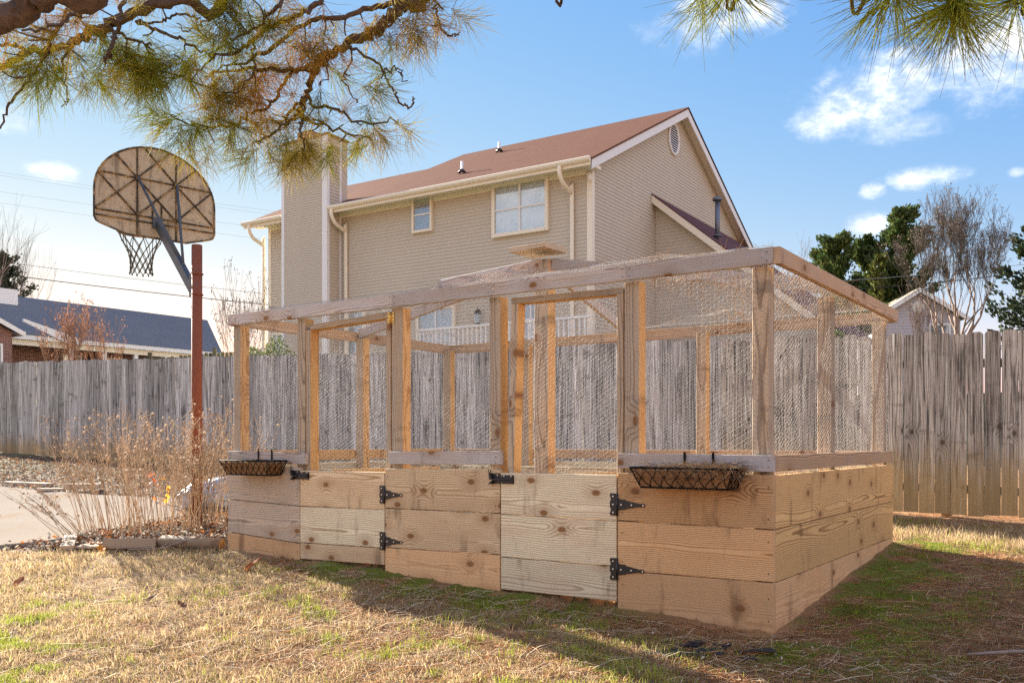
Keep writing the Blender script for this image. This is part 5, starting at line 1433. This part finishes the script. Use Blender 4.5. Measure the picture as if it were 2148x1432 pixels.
for i, (u, sd, lab) in enumerate(((128, 6, 'left'), (172, 9, 'middle'), (212, 15, 'right'))):
    bare_tree('crape_myrtle', 'tan stemmed bare bush before the brick house, ' + ('farthest from the pole', 'between the other two', 'nearest the pole')[i], 'bush', tree_at(u, 31 + i * .6), 4.15, 1.7, sd, stems=4, up=.5, pods=.85, podc=(.38, .20, .12), mat=M_BARKT, rad=.05, depth=5, twigc=(.42, .26, .17), group='bare crape myrtle bushes')

M_NEEDLE = leafy_mat('evergreen_sprays', trans=.2)
def evergreen(name, label, base, H, W, seed, col=(.070, .110, .035), n=42000, tip=(.19, .19, .045), group='dark evergreen trees beyond the fence', shape=.55):
    g = np.random.default_rng(seed); root = thing(name, label, 'tree', T(*base), group)
    s = MB(); s.tube([(0, 0, -.3), (0, 0, H * .5), (0, 0, H * .97)], [.2, .12, .02], 8); s.build('trunk', M_BARK, root)
    nb = int(70 * H / 10); cen, dr, ln = [], [], []
    for i in range(nb):
        z = H * (.10 + .88 * (i / nb) ** .9); prof = W / 2 * min(1, (1 - z / H) ** shape * 1.15 + .03) * g.uniform(.40, 1.25); a = g.uniform(0, 6.283)
        for q in np.linspace(.12, 1, 11):
            cen.append((math.cos(a) * prof * q, math.sin(a) * prof * q, z + prof * (.15 + .55 * q * q))); dr.append((math.cos(a), math.sin(a), .25 + .8 * q)); ln.append(prof)
    cen = np.array(cen); dr = np.array(dr); k = g.integers(0, len(cen), n)
    c = cen[k] + g.normal(0, .115 * max(.6, W / 4), (n, 3)) * np.array([1, 1, .6]); d = dr[k] * 1.25 + g.normal(0, .5, (n, 3)); d /= np.linalg.norm(d, axis=1, keepdims=True)
    e = np.cross(d, g.normal(0, 1, (n, 3))); e /= np.linalg.norm(e, axis=1, keepdims=True); L = g.uniform(.11, .30, (n, 1)); Wd = L * g.uniform(.18, .34, (n, 1))
    v = np.stack([c - d * L * .5, c + e * Wd, c + d * L * .6, c - e * Wd], 1).reshape(-1, 3); f = (np.arange(n) * 4)[:, None] + np.arange(4)[None]
    mixv = (g.random((n, 1)) < .25) * g.random((n, 1)); cc = (np.array(col) * (1 - mixv) + np.array(tip) * mixv) * g.uniform(.6, 1.35, (n, 1))
    o = link('crown', np_mesh('crown', v, f, M_NEEDLE, np.repeat(cc, 4, 0)), root); o['kind'] = 'stuff'
evergreen('cedar_tree', 'broad dark cedar, lowest of the cluster, next to the small bare tree', tree_at(1752, 52), 10.3, 5.4, 1)
evergreen('cedar_tree', 'middle cedar of the cluster with a pointed crown', tree_at(1822, 53), 10.4, 4.6, 2)
evergreen('cedar_tree', 'tallest cedar in the cluster, beside the bare vase shaped tree', tree_at(1890, 51), 11.7, 5.2, 3)
evergreen('cedar_tree', 'slim yellowish green cedar in front of the middle of the cluster', tree_at(1846, 48), 8.6, 2.4, 4, (.085, .10, .025), 5000)
evergreen('cedar_tree', 'dark evergreen cut off by the edge beyond the fence end', tree_at(2172, 38), 7.6, 4.4, 5, (.035, .05, .022), 7000, (.06, .07, .03))
evergreen('spruce_tree', 'dark evergreen peeking over the white chimney of the brick house', tree_at(12, 58), 9.6, 4.6, 6, (.03, .045, .025), 6000, (.05, .06, .03))

# clipped broadleaf bush behind the fence
def bush(label, base, rx, ry, rz, n, seed, c1, c2):
    g = np.random.default_rng(seed); root = thing('holly_bush', label, 'bush', T(*base))
    s = MB()
    for i in range(7): a = i * .9; s.tube([(0, 0, -.2), (.3 * rx * math.cos(a), .3 * ry * math.sin(a), rz * .6), (.7 * rx * math.cos(a), .7 * ry * math.sin(a), rz * 1.2)], [.03, .02, .008], 6)
    s.build('stems', M_BARK, root)['kind'] = 'stuff'
    d = g.normal(0, 1, (n, 3)); d /= np.linalg.norm(d, axis=1, keepdims=True); r = g.uniform(.55, 1.0, (n, 1)) ** .5 * (1 + .16 * np.sin(d[:, :1] * 7 + d[:, 1:2] * 5) + .08 * np.sin(d[:, 2:] * 13)); c = d * r * np.array([rx, ry, rz]) + np.array([0, 0, rz])
    u = g.normal(0, 1, (n, 3)) + np.array([0, 0, .8]); u /= np.linalg.norm(u, axis=1, keepdims=True); e = np.cross(u, g.normal(0, 1, (n, 3))); e /= np.linalg.norm(e, axis=1, keepdims=True); L = g.uniform(.02, .042, (n, 1))
    v = np.stack([c - u * L, c + e * L * .5, c + u * L, c - e * L * .5], 1).reshape(-1, 3); f = (np.arange(n) * 4)[:, None] + np.arange(4)[None]
    m = g.random((n, 1)); cc = np.array(c1) * (1 - m) + np.array(c2) * m
    link('leaves', np_mesh('leaves', v, f, M_NEEDLE, np.repeat(cc, 4, 0)), root)['kind'] = 'stuff'
bx = (566 - 1074) / 1903 * 17.2; bush('rounded glossy green holly bush showing over the grey fence', (bx, 17.2, gh(bx, 17.2)), .80, .7, 1.07, 9000, 3, (.07, .10, .02), (.18, .22, .05))
# ------------------------------------------------------------------ pine overhead: trunk behind the camera, limbs reaching over the view
M_PBARK = None
mt, t = new_mat('pine_bark'); tc = t.n('TexCoord').outputs['Object']; n1 = t.noise(tc, 22.0, 5.0, .7); vo = t.n('TexVoronoi', {'Vector': tc, 'Scale': 38.0}).outputs['Distance']
t.out(pbsdf(t, t.mix(t.add(t.mul(n1, .6), t.mul(vo, .5)), (.05, .037, .031), (.17, .128, .104)), .95, normal=t.bump(t.add(n1, vo), .9, .02), spec=.1)); M_PBARK = mt
pine = thing('pine_tree', 'large pine whose long needled branches hang into the top of the view', 'tree', T(.1, -3.2, gh(.1, -3.2)))
PI_ = pine.matrix_world.inverted(); PI_ = T(.1, -3.2, gh(.1, -3.2)).inverted()
def pl_(p): return PI_ @ Vector(p)
s = MB(); s.tube([pl_((.1, -3.2, -1.0)), pl_((.1, -3.2, 2.5)), pl_((.15, -3.1, 5.5)), pl_((.1, -3.0, 9.0))], [.24, .20, .17, .10], 14); s.build('trunk', M_PBARK, pine)
KN = []            # knots of the branch skeleton: (point, radius)
def limb(pts, rad, name='branch', n=7, wob=.012, seed=0):
    g = random.Random(seed + len(KN)); c = catmull(pts, n); m = len(c); out = []; rr = []
    for i, p in enumerate(c):
        f = i / (m - 1); k = f * (len(rad) - 1); a = int(min(k, len(rad) - 2)); r = rad[a] + (rad[a + 1] - rad[a]) * (k - a)
        q = p + Vector((g.gauss(0, wob), g.gauss(0, wob), g.gauss(0, wob))) * min(1, i); out.append(q); rr.append(r * g.uniform(.88, 1.12)); KN.append((q, r))
    s = MB(); s.tube([pl_(p) for p in out], rr, 9 if max(rad) > .012 else 6); s.build(name, M_PBARK, pine); return out
A_ = at
limb([(.1, -3.1, 5.2), (-.8, -1.2, 4.6), (-1.1, 1.4, 3.7), A_(200, -120, 2.9), A_(105, -22, 2.95), A_(45, 22, 3.0), A_(-60, 75, 3.1)], [.09, .075, .055, .042, .040, .040, .040], wob=.006)
limb([(.1, -3.1, 5.6), (-.5, -.6, 4.9), (-.9, 2.0, 3.9), A_(470, -60, 3.7), A_(365, 0, 3.75), A_(260, 36, 3.8), A_(210, 60, 3.8), A_(150, 88, 3.85), A_(60, 112, 3.9), A_(0, 140, 3.95), A_(-60, 160, 4.0)], [.07, .055, .042, .026, .023, .021, .022, .017, .015, .013, .011], wob=.008)
limb([(.1, -3.1, 5.0), (.1, -.4, 4.6), (-.1, 2.2, 3.8), A_(900, -60, 4.0), A_(850, 2, 4.05), A_(815, 40, 4.05), A_(765, 78, 4.1), A_(700, 108, 4.1), A_(668, 138, 4.1), A_(650, 170, 4.15), A_(640, 205, 4.15), A_(630, 235, 4.2), A_(600, 262, 4.2)], [.075, .06, .045, .030, .026, .023, .021, .019, .017, .015, .013, .010, .006], wob=.008)
SUB = [  # (pixels, depth, radii)
    ([(690, 118), (640, 142), (590, 150), (530, 146), (470, 150), (430, 160)], 4.1, [.012, .011, .010, .009, .006, .004]),
    ([(842, 6), (790, 14), (720, 38), (660, 44), (610, 70), (560, 108), (520, 128), (470, 140)], 4.0, [.013, .012, .011, .010, .010, .009, .007, .004]),
    ([(700, -20), (660, 10), (620, 32), (560, 60), (520, 96), (480, 112), (440, 122)], 3.9, [.012, .011, .011, .010, .009, .007, .004]),
    ([(600, -30), (585, 10), (560, 32), (540, 60), (490, 85)], 3.8, [.010, .009, .008, .006, .004]),
    ([(665, 140), (620, 150), (600, 165), (580, 200), (560, 225), (520, 240), (490, 262), (420, 262), (370, 250)], 4.15, [.009, .008, .008, .008, .007, .007, .006, .005, .003]),
    ([(640, 200), (660, 220), (700, 228), (740, 250), (790, 258), (835, 252)], 4.2, [.010, .008, .007, .006, .005, .003]),
    ([(635, 215), (630, 245), (680, 262), (730, 280), (780, 290)], 4.25, [.010, .008, .006, .005, .003]),
    ([(640, 205), (610, 235), (590, 262), (565, 285), (540, 300)], 4.2, [.009, .008, .006, .005, .003]),
    ([(638, 215), (632, 255), (634, 290), (640, 318)], 4.1, [.009, .007, .005, .003]),
    ([(720, 98), (752, 108), (790, 132), (812, 160), (826, 190), (838, 212), (858, 228), (866, 218), (866, 203)], 4.1, [.007, .006, .006, .005, .005, .005, .004, .004, .003]),
    ([(800, 150), (815, 148), (832, 142), (842, 152), (846, 172)], 4.1, [.004, .004, .003, .003, .002]),
    ([(905, -20), (915, 15), (918, 45), (932, 72), (955, 76), (962, 72)], 4.0, [.006, .005, .005, .004, .004, .002]),
    ([(780, 60), (800, 70), (826, 40), (870, 10), (890, -5)], 4.05, [.006, .005, .004, .004, .003]),
    ([(250, 40), (246, 62), (238, 90), (226, 118), (219, 128)], 3.7, [.010, .009, .008, .007, .004]),
    ([(262, -20), (254, 10), (247, 45)], 3.7, [.008, .009, .010]),
    ([(140, 20), (118, 70), (98, 112), (70, 150), (40, 190), (14, 228), (2, 270)], 3.6, [.007, .007, .007, .006, .006, .005, .003]),
    ([(150, 90), (132, 128), (115, 152)], 3.8, [.006, .005, .003]),
    ([(235, 62), (270, 82), (300, 88), (318, 93)], 3.8, [.008, .006, .005, .003]),
    ([(285, 45), (320, 48), (345, 42), (372, 32), (402, 34), (425, 44), (450, 40)], 3.9, [.006, .005, .005, .005, .004, .004, .003]),
    ([(425, 44), (412, 58), (385, 64), (376, 50)], 3.9, [.004, .003, .003, .002]),
    ([(285, 45), (330, 62), (380, 85), (420, 105), (450, 118)], 3.9, [.008, .007, .006, .005, .003]),
    ([(115, 118), (130, 150), (140, 200), (142, 212), (136, 222)], 3.8, [.004, .003, .003, .003, .002]),
    ([(450, 118), (420, 145), (400, 168), (388, 160), (398, 140)], 3.95, [.005, .004, .003, .003, .002]),
    ([(60, 108), (30, 96), (0, 94), (-40, 90)], 3.9, [.008, .007, .006, .005]),
    ([(160, -20), (175, 20), (140, 45), (90, 60), (40, 70)], 3.4, [.010, .009, .008, .006, .004]),
    ([(540, 75), (525, 105), (535, 140), (515, 175), (495, 195)], 3.95, [.006, .006, .005, .004, .003]),
    ([(730, 100), (740, 130), (722, 160), (735, 190), (750, 215)], 4.1, [.005, .004, .004, .003, .002]),
    ([(690, 125), (684, 160), (672, 180)], 4.0, [.004, .003, .002])]
for i, (px, dp, rd) in enumerate(SUB):
    limb([A_(u, v, dp + .05 * math.sin(k * 1.7 + i)) for k, (u, v) in enumerate(px)], rd, 'branch', 5, .006, i)
limb([(.1, -3.1, 4.4), (.9, -.8, 3.9), (1.35, 1.4, 2.75), A_(2040, -60, 2.15), A_(2010, -8, 2.15), A_(2004, 6, 2.15)], [.05, .04, .022, .010, .006, .004], wob=.005)
limb([(1.0, -.6, 3.85), (1.0, 1.4, 2.9), A_(1830, -45, 2.3), A_(1790, -22, 2.3)], [.02, .015, .007, .004], wob=.004)
limb([(.9, -.8, 3.9), (.7, 1.6, 3.0), A_(1560, -40, 2.5), A_(1525, -25, 2.5)], [.02, .014, .006, .004], wob=.004)
limb([(.9, -.8, 3.9), (.3, 1.8, 3.1), A_(1190, -50, 2.7), A_(1168, -32, 2.7)], [.02, .014, .006, .004], wob=.004)
limb([(1.35, 1.4, 2.75), A_(2190, -40, 2.2), A_(2150, -12, 2.2)], [.012, .006, .004], wob=.004)

# clusters of long needles, a handful of shapes shared by all
M_NG = leafy_mat('green_needles', (.36, .38, .045), .55, .5, attr=False, var=.7)
M_NO = leafy_mat('olive_needles', (.48, .40, .07), .55, .5, attr=False, var=.6)
M_NB = leafy_mat('rust_needles', (.46, .29, .065), .55, .6, attr=False, var=.6)
def cluster_mesh(seed, n, mat, L=.165, spread=.9, tight=0):
    g = np.random.default_rng(seed); tpos = g.uniform(0, .10, n) * (1 if not tight else .4)
    a = g.uniform(0, 6.283, n); th = np.clip(g.normal(spread, .32, n), .08, 2.2)
    d = np.stack([np.sin(th) * np.cos(a), np.sin(th) * np.sin(a), np.cos(th)], 1)
    p = np.stack([g.normal(0, .003, n), g.normal(0, .003, n), tpos], 1); LL = L * g.uniform(.7, 1.12, n)
    bend = g.normal(0, .16, (n, 3)); m = p + d * (LL * .5)[:, None]; d2 = d + bend; d2 /= np.linalg.norm(d2, axis=1, keepdims=True); e = m + d2 * (LL * .5)[:, None]
    v1, f1 = np_tubes(p, m, .00088, .00088, 3); v2, f2 = np_tubes(m, e, .00088, .00034, 3)
    return np_mesh('needle_cluster', np.concatenate([v1, v2]), np.concatenate([f1, f2 + len(v1)]), mat)
CM = {'g': [cluster_mesh(i, 60, M_NG, .175, .80) for i in range(4)], 'o': [cluster_mesh(10 + i, 54, M_NO, .165, .85) for i in range(3)], 'b': [cluster_mesh(20 + i, 44, M_NB, .15, .95) for i in range(3)],
      'B': [cluster_mesh(30 + i, 120, M_NG, .19, .95, 1) for i in range(2)], 'y': [cluster_mesh(40, 120, M_NO, .165, .7)]}
SPOTS = [  # u, v, depth, kinds
    (20, 60, 3.5, 'og'), (60, 85, 3.5, 'bo'), (95, 40, 3.4, 'bb'), (120, 70, 3.5, 'bo'), (30, 25, 3.5, 'oo'), (150, 30, 3.5, 'bb'), (180, 55, 3.7, 'og'), (90, 140, 3.6, 'gg'), (118, 158, 3.7, 'gg'), (60, 130, 3.7, 'og'),
    (110, 120, 3.8, 'gg'), (200, 90, 3.8, 'og'), (235, 115, 3.7, 'gg'), (222, 135, 3.7, 'go'), (265, 90, 3.8, 'gg'), (265, 125, 3.8, 'og'), (290, 110, 3.9, 'og'), (240, 70, 3.8, 'gg'), (310, 130, 3.9, 'gg'), (325, 110, 3.9, 'go'),
    (335, 150, 3.9, 'gg'), (300, 75, 3.9, 'og'), (365, 115, 3.9, 'gg'), (345, 165, 4.0, 'gg'), (390, 110, 3.9, 'gg'), (420, 108, 3.9, 'og'), (180, 130, 3.8, 'og'), (150, 105, 3.8, 'og'), (5, 150, 3.7, 'o'), (8, 110, 3.7, 'o'),
    (290, 20, 3.8, 'o'), (250, 15, 3.8, 'ob'), (210, 20, 3.7, 'ob'), (340, 15, 3.9, 'o'),
    (475, 20, 3.8, 'gg'), (495, 5, 3.8, 'gg'), (520, 22, 3.8, 'gg'), (505, 50, 3.8, 'go'), (470, 70, 3.9, 'gg'), (450, 85, 3.9, 'og'), (480, 95, 3.9, 'go'), (530, 0, 3.8, 'g'), (555, 20, 3.8, 'go'), (590, 15, 3.9, 'ob'), (560, 45, 3.9, 'ob'),
    (500, 125, 4.0, 'bo'), (520, 150, 4.0, 'ob'), (480, 160, 4.0, 'bo'), (455, 150, 4.0, 'ob'), (500, 180, 4.0, 'bb'), (535, 180, 4.0, 'bb'), (470, 195, 4.0, 'ob'), (440, 185, 4.0, 'og'), (555, 160, 4.1, 'bb'), (540, 130, 4.0, 'bb'), (420, 205, 4.0, 'og'),
    (500, 215, 4.1, 'ob'), (460, 225, 4.1, 'og'), (550, 205, 4.1, 'ob'), (580, 140, 4.1, 'bo'), (600, 120, 4.1, 'b'), (620, 60, 4.0, 'bo'), (650, 60, 4.0, 'bb'), (680, 75, 4.0, 'bo'), (640, 90, 4.0, 'bb'), (610, 90, 4.0, 'bo'), (700, 55, 4.0, 'o'),
    (370, 246, 4.1, 'go'), (355, 240, 4.1, 'g'), (400, 255, 4.1, 'gg'), (425, 275, 4.1, 'gg'), (410, 285, 4.1, 'o'), (480, 262, 4.15, 'gg'), (450, 300, 4.1, 'o'), (500, 270, 4.2, 'og'), (530, 300, 4.2, 'go'), (560, 285, 4.2, 'og'), (520, 250, 4.2, 'bo'),
    (590, 245, 4.2, 'o'), (600, 270, 4.2, 'g'), (640, 300, 4.1, 'yy'), (634, 318, 4.1, 'y'), (660, 250, 4.2, 'bo'), (690, 240, 4.2, 'o'), (720, 262, 4.25, 'b'), (760, 262, 4.2, 'o'),
    (785, 262, 4.2, 'ob'), (835, 252, 4.2, 'o'), (780, 290, 4.25, 'og'), (735, 285, 4.25, 'o'), (690, 275, 4.25, 'o'), (712, 298, 4.2, 'g'), (650, 275, 4.2, 'o'), (570, 250, 4.2, 'b'), (550, 235, 4.15, 'bo'), (625, 215, 4.2, 'bb'),
    (750, 215, 4.1, 'g'), (735, 160, 4.1, 'g'), (806, 60, 4.05, 'g'), (840, 45, 4.05, 'ob'), (870, 15, 4.0, 'ob'), (890, 10, 4.0, 'bo'), (915, 30, 4.0, 'ob'), (905, 55, 4.0, 'o'), (860, 30, 4.0, 'bo'), (930, 20, 4.0, 'o'), (834, 150, 4.1, 'g'), (800, 165, 4.1, 'b'),
    (760, 40, 4.0, 'b'), (725, 75, 4.0, 'b'), (782, 20, 4.0, 'bo'), (830, -5, 4.0, 'bo'), (672, 180, 4.0, 'g'), (690, 140, 4.1, 'g'), (640, 20, 3.9, 'bo'), (680, 10, 3.9, 'b')]
RIGHT = [(2006, 0, 2.15, 'BB'), (2012, -4, 2.15, 'B'), (1792, -30, 2.3, 'g'), (1868, -26, 2.25, 'B'), (1530, -34, 2.5, 'B'), (1480, -52, 2.5, 'g'), (1160, -44, 2.7, 'o'), (2152, -14, 2.2, 'B'), (1925, -34, 2.2, 'g')]
kp = np.array([tuple(p) for p, r in KN]); kr = np.array([r for p, r in KN])
g = random.Random(3); tw = MB()
for u, v, dp, kinds in SPOTS + RIGHT:
    P = A_(u, v - (14 if u > 1000 else 0), dp); right = u > 1000
    dd = np.linalg.norm(kp - np.array(tuple(P)), axis=1); i = int(np.argmin(dd)); q = Vector(kp[i]); L = (P - q).length
    if L > .02:
        mid = q.lerp(P, .5) + Vector((g.uniform(-.12, .12), g.uniform(-.12, .12), g.uniform(-.10, .10))) * L; tw.tube([pl_(x) for x in catmull([q, mid, P], 4)], [.0042] * 4 + [.0034] * 4 + [.003], 5, caps=False)
    base = (P - q).normalized() if L > .02 else Vector((g.uniform(-1, 1), g.uniform(-1, 1), -.5)).normalized()
    for k in kinds:
        d = (base * .8 + Vector((g.gauss(0, .35), g.gauss(0, .35), g.gauss(-.55 if not right else -1.1, .3)))).normalized()
        me = g.choice(CM[k]); R = d.to_track_quat('Z', 'Y').to_matrix().to_4x4(); sc = g.uniform(.85, 1.12)
        Pq = P + Vector((g.gauss(0, .02), g.gauss(0, .03), g.gauss(0, .02))) * (0 if right else 1)
        link('needle_cluster', me, pine, PI_ @ T(*Pq) @ R @ RZ(g.uniform(0, 6.28)) @ Matrix.Scale(sc, 4))
tw.build('twigs', M_PBARK, pine)['kind'] = 'stuff'
